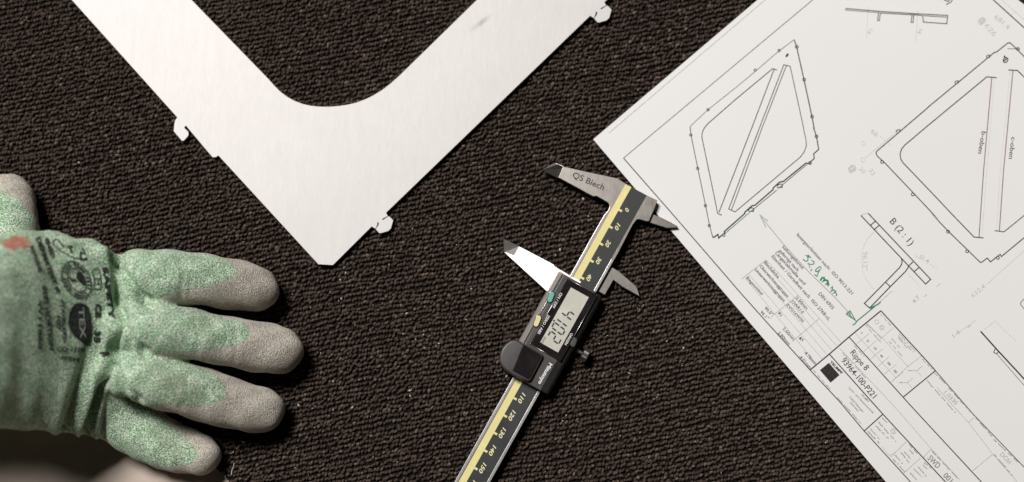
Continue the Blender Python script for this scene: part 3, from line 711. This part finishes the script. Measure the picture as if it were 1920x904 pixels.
S['g2'].line(Z(*Tc, [(480, 740), (540, 672)]), 1.0); S['g2'].line(Z(*Tg, [(310, 825), (450, 710), (280, 490), (180, 380), (60, 245)]), 1.0); S['g2'].line(Z(*Tg, [(450, 710), (620, 904)]), 1.0); S['g2'].line(Z(*Tg, [(280, 490), (320, 455)]), 1.0)
S['g2'].line(Z(*Tf, [(435, 610), (620, 430)]), 1.0); S['g2'].line(Z(*Tf, [(590, 800), (790, 620)]), 1.0); S['g2'].line(Z(*Tf, [(330, 480), (420, 590), (480, 560)]), .8)
S['k'].text('Rippe 8', Z(*Tb, [(422, 462)])[0], Z(*Tb, [(552, 612)])[0], 11.0, bold=-.006)
S['k2'].text('93964-100-P221', Z(*Tb, [(345, 528)])[0], Z(*Tb, [(618, 848)])[0], 10.6)
S['k'].text('TRUMPF', Z(*Te, [(200, 108)])[0], Z(*Te, [(322, 238)])[0], 4.6, bold=.03)
S['k'].poly(Z(*Te, [(97, 192), (192, 115), (305, 245), (210, 325)]))
S['g1'].text('TRUMPF', Z(*Te, [(528, 452)])[0], Z(*Te, [(608, 535)])[0], 3.6); S['g1'].text('Laser- und Systemtechnik', Z(*Te, [(400, 382)])[0], Z(*Te, [(658, 655)])[0], 3.6)
S['g1'].text('71254 Ditzingen', Z(*Te, [(402, 478)])[0], Z(*Te, [(550, 640)])[0], 3.6); S['g1'].text('Germany', Z(*Te, [(412, 538)])[0], Z(*Te, [(500, 632)])[0], 3.6)
S['g2'].text('1.0330', Z(*Tg, [(108, 285)])[0], Z(*Tg, [(190, 370)])[0], 7.5); S['g2'].text('DC01', Z(*Tg, [(498, 715)])[0], Z(*Tg, [(560, 780)])[0], 8)
S['g1'].text('SWD', Z(*Tc, [(512, 742)])[0], Z(*Tc, [(582, 812)])[0], 10.5); S['g1'].text('001', Z(*Tc, [(620, 862)])[0], Z(*Tc, [(668, 912)])[0], 10)
sc = S['g1']; sc.wk = 1.35
for a, b, h in ((Z(*Te, [(18, 195)])[0], Z(*Te, [(200, 400)])[0], 3), (Z(*Te, [(275, 488)])[0], Z(*Te, [(530, 765)])[0], 3), (Z(*Te, [(330, 15)])[0], Z(*Te, [(580, 280)])[0], 3)): sc.scrawl(a, b, h, .55)
for a, b in (((250, 48), (352, 160)), ((108, 152), (255, 318)), ((125, 140), (262, 285)), ((425, 232), (580, 400)), ((415, 250), (555, 405)), ((415, 270), (500, 370)), ((330, 305), (452, 442)), ((355, 280), (435, 370)), ((640, 470), (740, 570)), ((0, 340), (95, 445))): sc.scrawl(*Z(*Td, [a, b]), 2.6, .5)
for a, b in (((560, 150), (650, 235)), ((655, 250), (835, 445)), ((505, 200), (705, 425)), ((845, 460), (960, 590)), ((970, 610), (1140, 770)), ((975, 715), (1100, 860)), ((540, 690), (720, 880))): sc.scrawl(*Z(*Tc, [a, b]), 3, .6)
for a, b in (((330, 150), (390, 210)), ((285, 200), (495, 435)), ((255, 245), (405, 400)), ((195, 280), (300, 405)), ((160, 310), (300, 455)), ((645, 460), (745, 575)), ((650, 530), (700, 580)), ((590, 550), (680, 650)), ((550, 560), (650, 680)), ((480, 590), (570, 690)), ((455, 640), (520, 700)), ((825, 675), (910, 745)), ((815, 705), (860, 755)), ((755, 730), (850, 840)), ((700, 750), (800, 850)), ((660, 800), (740, 890)), ((530, 720), (600, 790))): sc.scrawl(*Z(*Tf, [a, b]), 3, .6)
S['g2'].circ(Z(*Tf, [(470, 305)])[0], 5, 1.0, 10); S['g2'].circ(Z(*Tf, [(470, 305)])[0], 2.6, .8, 8)
S['g2'].circ(Z(*Td, [(220, 118)])[0], 4, .9, 8); S['g2'].circ(Z(*Td, [(268, 172)])[0], 4.6, .9, 10); S['g2'].circ(Z(*Td, [(268, 172)])[0], 2.2, .9, 8)
g = S['g2']
for k in range(6):
    a = np.array(Z(*Td, [(20+k*66, 228+k*73)])[0]); 
    g.line([np.array(Z(*Td, [(30+k*65, 325+k*72)])[0]), np.array(Z(*Td, [(145+k*65, 228+k*72)])[0])], .8)
for c, t in (((80, 222), '6'), ((135, 298), '30'), ((205, 368), '120'), ((265, 440), '400'), ((335, 512), '1000'), ((395, 585), '2000')):
    p = np.array(Z(*Td, [c])[0]); w = len(t)*1.6+1; S['g1'].ctext(t, p-np.array([.66, .75])*w/2, p+np.array([.66, .75])*w/2, 4.2)
g.line(Z(*Td, [(20, 228), (400, 645)]), .8); g.line(Z(*Td, [(120, 138), (270, 265), (510, 535)]), .8); g.line(Z(*Td, [(355, 685), (510, 540), (640, 440)]), .8); g.line(Z(*Td, [(270, 265), (380, 170)]), .8)
for a, b, c in (((510, 577), (600, 577), (640, 635)), ((425, 690), (510, 690), (550, 740))):
    S['k'].poly(Z(*Td, [a, (a[0]+30, a[1]-6), (a[0]+30, a[1]+6)])); g.line(Z(*Td, [a, b, c]), 1.0); g.line(Z(*Td, [b, (b[0]+50, b[1]-45)]), .9)
S.flush('title_block', 'printed title block naming Rippe 8')
# green handwriting and arrows
gpen = S['green']
gpen.line(Z(*R1, [(420, 318), (440, 330), (438, 318)]), 1.6)
gpen.line(Z(*R1, [(438, 318), (412, 318), (400, 345), (418, 352), (430, 340), (436, 352), (424, 362), (410, 356)]), 1.5) if False else None
gpen.line(Z(*R2, [(845, 25), (808, -10), (800, 0), (808, 45), (795, 62), (770, 62), (745, 38)]), 1.7)
gpen.line(Z(*R2, [(845, 55), (880, 68), (878, 95), (850, 105), (808, 95), (808, 85), (830, 142)]), 1.7)
gpen.line(Z(*R2, [(855, 155), (848, 168), (836, 185)]), 1.6)
gpen.line(Z(*R2, [(965, 135), (945, 130), (905, 160), (895, 185), (915, 190), (955, 165), (968, 140), (930, 200), (915, 248), (880, 222)]), 1.7)
gpen.line(Z(*R2, [(955, 300), (975, 265), (1000, 262), (1005, 285), (985, 310), (1015, 290), (1045, 300), (1048, 318), (1025, 340), (1050, 325), (1055, 345), (1045, 365)]), 3.2)
gpen.line(Z(*R1, [(572, 520), (585, 508), (583, 525), (572, 540), (590, 528), (603, 535), (585, 552), (602, 542), (610, 556), (604, 566)]), 1.8)
gpen.line(Z(*R1, [(180, 148), (143, 73), (192, 112)]), 1.2); S['g1'].line(Z(*R1, [(150, 85), (290, 255), (440, 420), (610, 585), (690, 675)]), 1.0)
gpen.line(Z(*X3, [(735, 145), (772, 115), (828, 210), (735, 145)]), 2.0); gpen.line(Z(*X3, [(745, 135), (815, 195), (765, 122), (822, 205), (775, 170), (770, 130)]), 1.5)
gpen.line(Z(*X3, [(795, 250), (820, 235), (835, 212), (1004, 75)]), 2.0); gpen.line(Z(*B2, [(140, 852), (210, 815), (232, 795)]), 2.4)
S.flush('handwritten_note', 'green pen note 52,9 mm with two arrows')

# ================================================================== GLOVED HAND
hand = empty('gloved_hand', tuple(P(330, 650, 0)))
tag(hand, 'hand in green knitted work glove with grey coated fingertips spread on the carpet', 'hand')
VX = .0010
lo_ = np.array([P(-345, 600, .05)[0], P(300, 915, 0)[1]-.004, -.006]); hi_ = np.array([P(590, 600, 0)[0], P(10, 300, 0)[1]+.004, .105])
nx, ny, nz = [int(math.ceil((hi_[i]-lo_[i])/VX)) for i in range(3)]
gx = (lo_[0]+np.arange(nx)*VX).astype(np.float32); gy = (lo_[1]+np.arange(ny)*VX).astype(np.float32); gz = (lo_[2]+np.arange(nz)*VX).astype(np.float32)
GX, GY, GZ = np.meshgrid(gx, gy, gz, indexing='ij')
def smin(a, b, k):
    h = np.clip(.5+.5*(b-a)/k, 0, 1); return b*(1-h)+a*h-k*h*(1-h)
def cone_sdf(chain, X, Y, Zz, k=.004, squash=1.0):
    d = None
    for (a, ra), (b, rb) in zip(chain[:-1], chain[1:]):
        a = np.array(a); b = np.array(b); ab = b-a; L2 = ab @ ab
        t = np.clip(((X-a[0])*ab[0]+(Y-a[1])*ab[1]+(Zz-a[2])*ab[2])/L2, 0, 1)
        q = np.sqrt((X-a[0]-t*ab[0])**2+(Y-a[1]-t*ab[1])**2+((Zz-a[2]-t*ab[2])*squash)**2)-(ra+(rb-ra)*t)
        d = q if d is None else smin(d, q, k)
    return d
def spline(ch, n=4):
    """Catmull-Rom through (px, py, z, r_px) joints -> world chain"""
    A = np.array([ch[0]]+list(ch)+[ch[-1]], float); out = []
    for i in range(1, len(A)-2):
        for j in range(n):
            t = j/n; p0, p1, p2, p3 = A[i-1:i+3]
            out.append(.5*((2*p1)+(-p0+p2)*t+(2*p0-5*p1+4*p2-p3)*t*t+(-p0+3*p1-3*p2+p3)*t**3))
    out.append(A[-2]); res = []
    for x, y, z, r in out:
        sc_ = FPX/(DIST-z); res.append((P(x, y, z), r/sc_))
    return res
FING = dict(
    index=[(215, 540, .036, 34), (252, 522, .0425, 46), (300, 521, .0405, 48.5), (366, 523, .032, 45), (430, 532, .0225, 43.5), (484, 543, .0120, 39)],
    middle=[(215, 618, .038, 36), (252, 612, .0455, 46), (300, 618, .0440, 47), (366, 629, .037, 43), (440, 642, .0265, 42), (490, 652, .0180, 42), (527, 657, .0118, 40)],
    ring=[(190, 690, .034, 34), (242, 698, .0415, 44.5), (300, 715, .0390, 46.5), (370, 736, .030, 45), (430, 756, .0215, 42.5), (494, 770, .0118, 39)],
    little=[(190, 765, .014, 36), (235, 790, .0125, 44), (280, 817, .0105, 44.5), (325, 839, .0095, 39.5), (378, 853, .0088, 34.5)],
    thumb=[(70, 600, .040, 60), (30, 520, .030, 56), (14, 455, .0215, 52), (11, 410, .0160, 51), (11, 373, .0125, 46.5)])
CH = {k: spline(v) for k, v in FING.items()}
# back of the hand: elliptical sections along the arm
PXs = np.array([-345, -230, -140, -60, 0, 60, 120, 180, 215, 250, 275.])
TOP = np.array([520, 515, 498, 462, 444, 439, 444, 455, 472, 500, 530.]); BOT = np.array([755, 750, 755, 790, 806, 808, 814, 822, 830, 826, 800.])
ZC = np.array([.096, .093, .090, .085, .077, .066, .051, .0385, .034, .030, .026]); HB = np.array([.026, .026, .027, .029, .030, .028, .0235, .0195, .0145, .0095, .006])
sx_ = np.array([P(x, 620, z)[0] for x, z in zip(PXs, ZC)])
yt = np.array([P(x, y, z)[1] for x, y, z in zip(PXs, TOP, ZC)]); yb = np.array([P(x, y, z)[1] for x, y, z in zip(PXs, BOT, ZC)])
def sm(v):
    xs = np.linspace(sx_[0], sx_[-1], 200); y = np.interp(xs, sx_, v); k = np.hanning(21); k /= k.sum()
    return np.interp(gx, xs, np.convolve(np.pad(y, 10, 'edge'), k, 'valid'))
aT, aB, zc, hb = sm(yt), sm(yb), sm(ZC), sm(HB)
yc = (aT+aB)/2; hw = (aT-aB)/2
dy = (GY-yc[:, None, None]); tilt = np.interp(gx, [sx_[4], sx_[8]], [.12, .48])[:, None, None]
zt = zc[:, None, None]+dy*tilt
rr = (np.abs(dy/hw[:, None, None])**2.15+np.abs((GZ-zt)/hb[:, None, None])**2.0)
D = (rr**(1/2.07)-1)*np.minimum(hb, hw)[:, None, None]*.9
xe = P(275, 620, .03)[0]
D = np.maximum(D, GX-xe)
D = smin(D, cone_sdf(CH['thumb'], GX, GY, GZ), .010)
for n in ('index', 'middle', 'ring', 'little'):
    q = cone_sdf(CH[n], GX, GY, GZ, .003)
    DF = q if n == 'index' else smin(DF, q, .0012)
D = smin(D, DF, .0045)
# slow unevenness
D += (.00035*np.sin(GX*310+GY*120)*np.sin(GY*260-GZ*200)+.0003*np.sin(GX*520-GY*430+GZ*300)).astype(np.float32)
D = np.maximum(D, -(GX-(gx[0]+2*VX)))
# surface nets
def surface_nets(D):
    S_ = D < 0; n = np.array(D.shape)-1
    cnt = np.zeros(n, np.float32); acc = np.zeros((*n, 3), np.float32)
    cr = []
    for ax in range(3):
        sl0 = [slice(None)]*3; sl1 = [slice(None)]*3; sl0[ax] = slice(0, -1); sl1[ax] = slice(1, None)
        d0, d1 = D[tuple(sl0)], D[tuple(sl1)]; x = S_[tuple(sl0)] != S_[tuple(sl1)]
        i = np.argwhere(x); t = d0[x]/(d0[x]-d1[x]); p = i.astype(np.float32); p[:, ax] += t
        cr.append((i, S_[tuple(sl0)][x]))
        o1, o2 = [a for a in range(3) if a != ax]
        for b1 in (0, 1):
            for b2 in (0, 1):
                c = i.copy(); c[:, o1] -= b1; c[:, o2] -= b2
                ok = ((c >= 0) & (c < n)).all(1); c_ = c[ok]
                np.add.at(cnt, (c_[:, 0], c_[:, 1], c_[:, 2]), 1); np.add.at(acc, (c_[:, 0], c_[:, 1], c_[:, 2]), p[ok])
    act = cnt > 0; idx = np.full(n, -1, np.int64); idx[act] = np.arange(act.sum())
    V = acc[act]/cnt[act][:, None]; Fq = []
    for ax, (i, ins) in enumerate(cr):
        o1, o2 = [(1, 2), (2, 0), (0, 1)][ax]
        ok = (i[:, o1] > 0) & (i[:, o2] > 0) & (i[:, o1] < n[o1]) & (i[:, o2] < n[o2]); i = i[ok]; ins = ins[ok]
        def g(a, b):
            c = i.copy(); c[:, o1] -= a; c[:, o2] -= b; return idx[c[:, 0], c[:, 1], c[:, 2]]
        q = np.stack([g(1, 1), g(0, 1), g(0, 0), g(1, 0)], 1); q[~ins] = q[~ins][:, ::-1]; Fq.append(q)
    return V, np.concatenate(Fq)
Vh, Fh = surface_nets(D)
Vh = lo_[None, :]+Vh*VX
# light relaxation
ed = np.concatenate([Fh[:, [0, 1]], Fh[:, [1, 2]], Fh[:, [2, 3]], Fh[:, [3, 0]]]); deg = np.bincount(ed.ravel(), minlength=len(Vh))
for _ in range(3):
    a = np.zeros_like(Vh); np.add.at(a, ed[:, 0], Vh[ed[:, 1]]); np.add.at(a, ed[:, 1], Vh[ed[:, 0]])
    Vh = Vh*.5+.5*a/np.maximum(deg, 1)[:, None]
# folds and creases of the cloth: the surface pushed in (-) or out (+) along lines on the back of the glove
def vnormals(V, F):
    n = np.zeros_like(V); fn = np.cross(V[F[:, 2]]-V[F[:, 0]], V[F[:, 3]]-V[F[:, 1]])
    for k in range(4): np.add.at(n, F[:, k], fn)
    return n/np.maximum(np.linalg.norm(n, axis=1), 1e-12)[:, None]
FOLDS = [  # photo points, push in mm, width in px, fade from start to end
    ([(213, 470), (220, 540), (221, 620), (205, 680), (185, 745), (163, 806), (158, 830)], -6.0, 5.5, (.8, 1.0)),
    ([(200, 455), (207, 540), (207, 610), (190, 680), (170, 745), (149, 826)], 1.9, 7, (.3, 1.1)),
    ([(180, 600), (158, 683), (140, 750), (122, 815)], -3.6, 6.5, (.0, 1.2)),
    ([(140, 640), (125, 720), (104, 824)], 1.3, 9, (0, 1)),
    ([(205, 700), (192, 760), (181, 828)], 1.3, 5, (.2, 1)),
    ([(206, 725), (197, 778), (190, 830)], -3.2, 4.5, (.2, 1)),
    ([(222, 474), (226, 505), (240, 535), (266, 558), (288, 570)], -7.5, 5, (.9, .6)),
    ([(211, 472), (216, 510), (230, 545), (255, 572)], 1.0, 6, (1, .2)),
    ([(230, 580), (233, 615), (246, 643), (272, 661)], -7.5, 5, (.5, .8)),
    ([(212, 660), (217, 705), (236, 737), (258, 752)], -7.5, 5, (.5, .8)),
    ([(40, 600), (46, 680), (36, 760), (30, 815)], -1.8, 15, (.3, 1)),
    ([(76, 815), (80, 760), (84, 700)], -1.2, 10, (1, 0)),
    ([(60, 470), (80, 560), (72, 640)], .9, 14, (1, .3)),
    ([(338, 486), (345, 520), (340, 560)], -.45, 4, (1, 1)), ([(352, 492), (358, 525), (354, 558)], -.3, 3, (1, 1)),
    ([(366, 596), (374, 630), (368, 664)], -.45, 4, (1, 1)), ([(352, 706), (350, 735), (340, 765)], -.45, 4, (1, 1)), ([(440, 604), (446, 640), (440, 676)], -.3, 3, (1, 1)),
]
nv = vnormals(Vh, Fh); px_, py_ = proj(Vh); vd = CAM[None, :]-Vh; vd /= np.linalg.norm(vd, axis=1)[:, None]
face = np.clip(((nv*vd).sum(1)+.25)/.3, 0, 1)*(px_ < 480); push = np.zeros(len(Vh))
for pts, amp, sg, (f0, f1) in FOLDS:
    best = np.full(len(Vh), 1e3); tt = np.zeros(len(Vh)); pts = [np.array(p, float) for p in pts]
    ln = [np.linalg.norm(b-a) for a, b in zip(pts[:-1], pts[1:])]; T = sum(ln); tot = 0
    for a, b, l_ in zip(pts[:-1], pts[1:], ln):
        ab = b-a; t = np.clip(((px_-a[0])*ab[0]+(py_-a[1])*ab[1])/(ab @ ab), 0, 1)
        d = np.hypot(px_-a[0]-t*ab[0], py_-a[1]-t*ab[1]); w = d < best; best[w] = d[w]; tt[w] = ((tot+t*l_)/T)[w]; tot += l_
    push += amp*.001*np.exp(-best*best/(2*sg*sg))*(f0+(f1-f0)*tt)
Vh = Vh+nv*(push*face)[:, None]
a = np.zeros_like(Vh); np.add.at(a, ed[:, 0], Vh[ed[:, 1]]); np.add.at(a, ed[:, 1], Vh[ed[:, 0]])
Vh = Vh*.7+.3*a/np.maximum(deg, 1)[:, None]
me = arrays_mesh('glove', Vh, Fh.ravel(), np.full(len(Fh), 4))
glove = link('glove', me, M['glove'], hand, True); glove['label'] = 'green knitted work glove with grey coated fingertips and black print'
# coat attribute: how far past the dip line each point lies
DIP = dict(index=(437, 240, .42), middle=(464, 220, .40), ring=(424, 200, .38), little=(345, 130, .05), thumb=(0, 0, 0))
bestd = np.full(len(Vh), 9.); coat = np.zeros(len(Vh))
pxx, pyy = proj(Vh)
for n, (x0, span, tw) in DIP.items():
    ch = CH[n]; c = np.array([a for a, r in ch]); r = np.array([r for a, r in ch]); dd = np.full(len(Vh), 9.); off = np.zeros((len(Vh), 3)); rr_ = np.ones(len(Vh))
    for i in range(len(c)-1):
        ab = c[i+1]-c[i]; t = np.clip((Vh-c[i]) @ ab/(ab @ ab), 0, 1); q = Vh-c[i]-t[:, None]*ab; ra = r[i]+(r[i+1]-r[i])*t
        dist = np.linalg.norm(q, axis=1)-ra; w = dist < dd; dd[w] = dist[w]; off[w] = q[w]; rr_[w] = ra[w]
    nz_ = (off[:, 2]*math.cos(tw)+off[:, 1]*math.sin(tw))/np.maximum(np.linalg.norm(off, axis=1), 1e-6)
    if n == 'thumb': s = (370-pyy)+(.75-nz_)*70
    else: s = (pxx-x0)+np.clip(.80-nz_, -.2, 2)*span
    cv = np.clip(.5+s/30, 0, 1)*(1 if n == 'thumb' else np.clip((pxx-268)/30, 0, 1)); w = dd < bestd; bestd[w] = dd[w]; coat[w] = cv[w]
palm = (bestd > .004); coat[palm] = 0
# palm underside is dipped too
nrm = np.zeros(len(Vh)*3); me.vertices.foreach_get('normal', nrm) if hasattr(me.vertices, 'foreach_get') else None
nrm = nrm.reshape(-1, 3); coat = np.maximum(coat, np.clip((-nrm[:, 2]-.45)*4, 0, 1)*(pxx > 0))
for nm, val in (('coat', coat), ('red', np.exp(-(((pxx-28)/30)**2+((pyy-458)/17)**2))*(nrm[:, 2] > 0)), ('worn', np.clip((pxx-255)/60, 0, 1))):
    at = me.attributes.new(nm, 'FLOAT', 'POINT'); at.data.foreach_set('value', val.astype(np.float32))
# print on the back of the glove, laid on its surface
bvh = BVHTree.FromPolygons([tuple(p) for p in Vh.astype(float)], [tuple(int(i) for i in f) for f in Fh])
camv = Vector(CAM)
def on_glove(x, y, lift):
    d = Vector(P(x, y, 0))-camv; d.normalize(); h = bvh.ray_cast(camv, d)
    if h[0] is None: q = P(x, y, .05); return np.array(q)
    return np.array(h[0]+h[1]*(.00045+lift))
def fine(pr, name, m=M['gprint']):
    bm = bmesh.new(); vs_ = [bm.verts.new((x, y, 0)) for x, y in pr.px]
    for f in pr.f:
        try: bm.faces.new([vs_[i] for i in f])
        except ValueError: pass
    bmesh.ops.triangulate(bm, faces=bm.faces[:])
    for _ in range(5):
        le = [e for e in bm.edges if e.calc_length() > 4.5]
        if not le: break
        bmesh.ops.subdivide_edges(bm, edges=le, cuts=1); bmesh.ops.triangulate(bm, faces=[f for f in bm.faces if len(f.verts) > 3])
    for v in bm.verts: v.co = Vector(on_glove(v.co.x, v.co.y, 0))
    return bm_obj(name, bm, m, glove)
class GP(Print):
    def __init__(s): super().__init__(lambda x, y, l: np.array([x, y, 0])); 
    @property
    def px(s): return [(p[0], p[1]) for p in s.v]
# columns read downwards, tops to the right
def gcol(name, items):
    p = GP()
    for t, q0, q1, h in items: p.ctext(t, q0, q1, h, bold=.042)
    fine(p, name)
K6 = (60, 540, 6.025); K1 = (0, 420, 2.204)
gcol('printed_lettering', [('4543D', (86, 446), (98, 483), 8), ('DERMATEST ®', (70, 446), (108, 550), 8.5)])
gcol('printed_lettering', [('HYGIENE', (58, 462), (75, 510), 7), ('0182 HORTION', (82, 536), (96, 656), 9), ('W11860', (74, 562), (74, 655), 8)])
gcol('printed_lettering', [('STANDARD', (116, 562), (120, 642), 6.5), ('100', (109, 592), (109, 617), 7.5)])
p = GP(); p.text('CQ 1100', (105, 658), (159, 660), 8.5, bold=.03); p.text('IFTH', (114, 674), (147, 679), 8, bold=.03); fine(p, 'printed_lettering')
gcol('printed_lettering', [('SAFETY', (196, 500), (210, 600), 9), ('CE', (183, 569), (184, 596), 11), ('35', (182, 619), (181, 642), 12)])
p = GP(); p.text('9', (186, 668), (205, 669), 9, bold=.03); fine(p, 'printed_lettering')
# shield and ring badges
p = GP(); p.poly(Z(*K6, [(480, 178), (540, 165), (600, 178), (630, 220), (655, 310), (668, 430), (662, 560), (650, 640), (610, 655), (545, 600), (470, 545), (420, 470), (402, 380), (412, 290), (440, 225)])); fine(p, 'printed_badge')
p = GP(); p.ctext('TEX', (151, 576), (155, 634), 11, bold=.01)
def lifted(pr, name, m, extra):
    global on_glove
    old = on_glove; on_glove = lambda x, y, l: old(x, y, l+extra); o = fine(pr, name, m); on_glove = old; return o
lifted(p, 'badge_lettering', mat('pale_knit_letter', (.34, .40, .33), .9), .00015)
def ell(c, a, b, rot, n=28): return [(c[0]+a*math.cos(t)*math.cos(rot)-b*math.sin(t)*math.sin(rot), c[1]+a*math.cos(t)*math.sin(rot)+b*math.sin(t)*math.cos(rot)) for t in np.linspace(0, 2*math.pi, n+1)[:-1]]
bc = (142.5, 525); br = math.radians(62)
p = GP(); p.line(ell(bc, 37, 25, br), 1.8, True, 5); p.line(ell(bc, 24, 15, br), 1.8, True, 5)
for k in range(26):
    t = 2*math.pi*k/26; e1 = ell(bc, 33.5, 22, br, 52); e2 = ell(bc, 27, 17.5, br, 52); i = 2*k
    if k % 5 != 4: p.line([e1[i], e2[(i+1) % 52]], 2.6, step=5); p.line([e1[i], e1[(i+1) % 52]], 1.8, step=5)
p.poly(Z(100, 440, 7.53, [(330, 530), (375, 520), (430, 590), (450, 680), (430, 725), (380, 690), (340, 650), (310, 600)])); p.line(Z(100, 440, 7.53, [(310, 640), (265, 640), (225, 605)]), 3.5); p.line(Z(100, 440, 7.53, [(265, 640), (240, 655)]), 3.5)
fine(p, 'printed_badge')
p = GP(); p.line(Z(100, 440, 7.53, [(60, 80), (20, 75), (-15, 100), (0, 155), (90, 225), (190, 285), (290, 330), (385, 345)]), 1.6, step=4)
p.line(Z(100, 440, 7.53, [(70, 85), (140, 175)]), 2.4); p.line(Z(100, 440, 7.53, [(180, 165), (255, 165), (225, 200), (265, 270)]), 2.4); p.line(Z(100, 440, 7.53, [(400, 195), (440, 275), (385, 255), (375, 345), (440, 350), (465, 330)]), 3.0)
fine(p, 'printed_badge')
p = GP(); p.line(Z(100, 440, 7.53, [(540, 500), (625, 475), (660, 570), (670, 700), (665, 765), (565, 770), (575, 640), (545, 520)]), 1.5, step=4); p.line(Z(100, 440, 7.53, [(565, 630), (660, 615)]), 1.5); p.line(Z(100, 440, 7.53, [(590, 690), (640, 700), (615, 640)]), 1.8); fine(p, 'printed_pictogram')
# dark sleeve beyond the frame
sl = []
for x, y0, y1, z, h in ((-290, 500, 775, .071, .034), (-300, 490, 785, .072, .037), (-420, 470, 800, .080, .042), (-600, 450, 815, .092, .045), (-800, 440, 825, .105, .048)):
    a = P(x, y0, z); b = P(x, y1, z); sl.append(((a+b)/2, abs(a[1]-b[1])/2, h))
v = []; f = []; NS = 40
for c, hw_, h in sl:
    for k in range(NS): t = 2*math.pi*k/NS; w_ = 1+.03*math.sin(5*t+c[0]*60); v.append((c[0], c[1]+hw_*math.cos(t)*w_, c[2]+h*math.sin(t)*w_))
for i in range(len(sl)-1):
    for k in range(NS): f.append((i*NS+k, i*NS+(k+1) % NS, (i+1)*NS+(k+1) % NS, (i+1)*NS+k))
f.append(tuple(range(NS))); f.append(tuple((len(sl)-1)*NS+k for k in range(NS))[::-1])
sv = link('sleeve', pymesh('sleeve', v, f), M['sleeve'], hand, True)

# ================================================================== SMALL DEBRIS
v = []; f = []
spots = [(x, y) for x, y in Z(600, 500, 3.013, [(145, 35), (115, 75), (490, 265), (470, 380), (585, 385), (672, 435), (590, 460), (75, 648), (183, 795), (508, 700), (510, 730), (855, 125), (825, 300), (540, 410)])]
spots += Z(900, 280, 3.228, [(128, 743), (485, 605), (655, 405), (625, 300), (70, 605)])+Z(930, 430, 7.533, [(905, 290), (70, 605), (840, 370)])+Z(820, 660, 3.704, [(240, 265), (895, 440), (870, 480), (560, 620)])+[(148, 305), (1548, 830), (1700, 985), (560, 760), (1180, 700), (1250, 640), (640, 560)]
for k in range(170):
    x, y = random.uniform(430, 1640), random.uniform(300, 900)
    if k < 60: x = random.gauss(1120, 130); y = random.gauss(600, 160)
    spots.append((x, y))
for i, (x, y) in enumerate(spots):
    c = P(x, y, .0); r = random.uniform(.00035, .0006) if i < 40 else random.uniform(.00014, .0003)
    b = len(v); a = random.uniform(0, 3); e = random.uniform(1, 1.9)
    for dx, dy_, dz in ((1, 0, 0), (-1, 0, 0), (0, 1, 0), (0, -1, 0), (0, 0, 1), (0, 0, -1)):
        X = dx*r*e; Y = dy_*r; v.append((c[0]+X*math.cos(a)-Y*math.sin(a), c[1]+X*math.sin(a)+Y*math.cos(a), .0003+dz*r))
    f += [(b, b+2, b+4), (b+2, b+1, b+4), (b+1, b+3, b+4), (b+3, b, b+4), (b+2, b, b+5), (b+1, b+2, b+5), (b+3, b+1, b+5), (b, b+3, b+5)]
du = link('dust_specks', pymesh('dust_specks', v, f), M['dust']); tag(du, 'pale specks of dust and grit scattered on the dark carpet', 'dust', kind='stuff')
# frayed pale fibres along the cut carpet edge
def fibre_geo(p0, p1, r, wob, v, f, z=.0006):
    n = 7; a = P(*p0, z); b = P(*p1, z); d = b-a; nn = np.array([-d[1], d[0], 0]); base = len(v); K = 5
    for i in range(n):
        t = i/(n-1); c = a+d*t+nn*wob*math.sin(t*math.pi*1.6+wob*9)+np.array([0, 0, .0006*math.sin(t*3.1)])
        for k in range(K): q = 2*math.pi*k/K; v.append((c[0]+r*math.cos(q)*(1-.5*t), c[1]+r*math.cos(q)*.3, c[2]+r*math.sin(q)))
    for i in range(n-1):
        for k in range(K): f.append((base+i*K+k, base+i*K+(k+1) % K, base+(i+1)*K+(k+1) % K, base+(i+1)*K+k))
v = []; f = []
for p0, p1, r in (((472, 816), (482, 810), .0004), ((452, 830), (463, 827), .00045), ((444, 842), (450, 836), .0004), ((432, 852), (438, 846), .0005), ((435, 890), (438, 868), .0003), ((278, 762), (296, 770), .0006), ((300, 776), (308, 790), .0005), ((330, 796), (342, 790), .0006), ((345, 786), (352, 776), .0004), ((318, 786), (322, 796), .0005), ((436, 880), (444, 875), .0003)):
    fibre_geo(p0, p1, r, random.uniform(-.25, .25), v, f)
for k in range(60):
    t = random.random(); x = 275+t*160; y = 758+t*150; a = random.uniform(0, 6.28); l_ = random.uniform(3, 9)
    fibre_geo((x, y), (x+l_*math.cos(a), y+l_*math.sin(a)), random.uniform(.00008, .0002), random.uniform(-.4, .4), v, f, random.uniform(-.003, .0))
fb = link('loose_fibres', pymesh('loose_fibres', v, f), M['fibre'], None, True); tag(fb, 'frayed pale fibres along the cut carpet edge by the glove', 'fibres', kind='stuff')
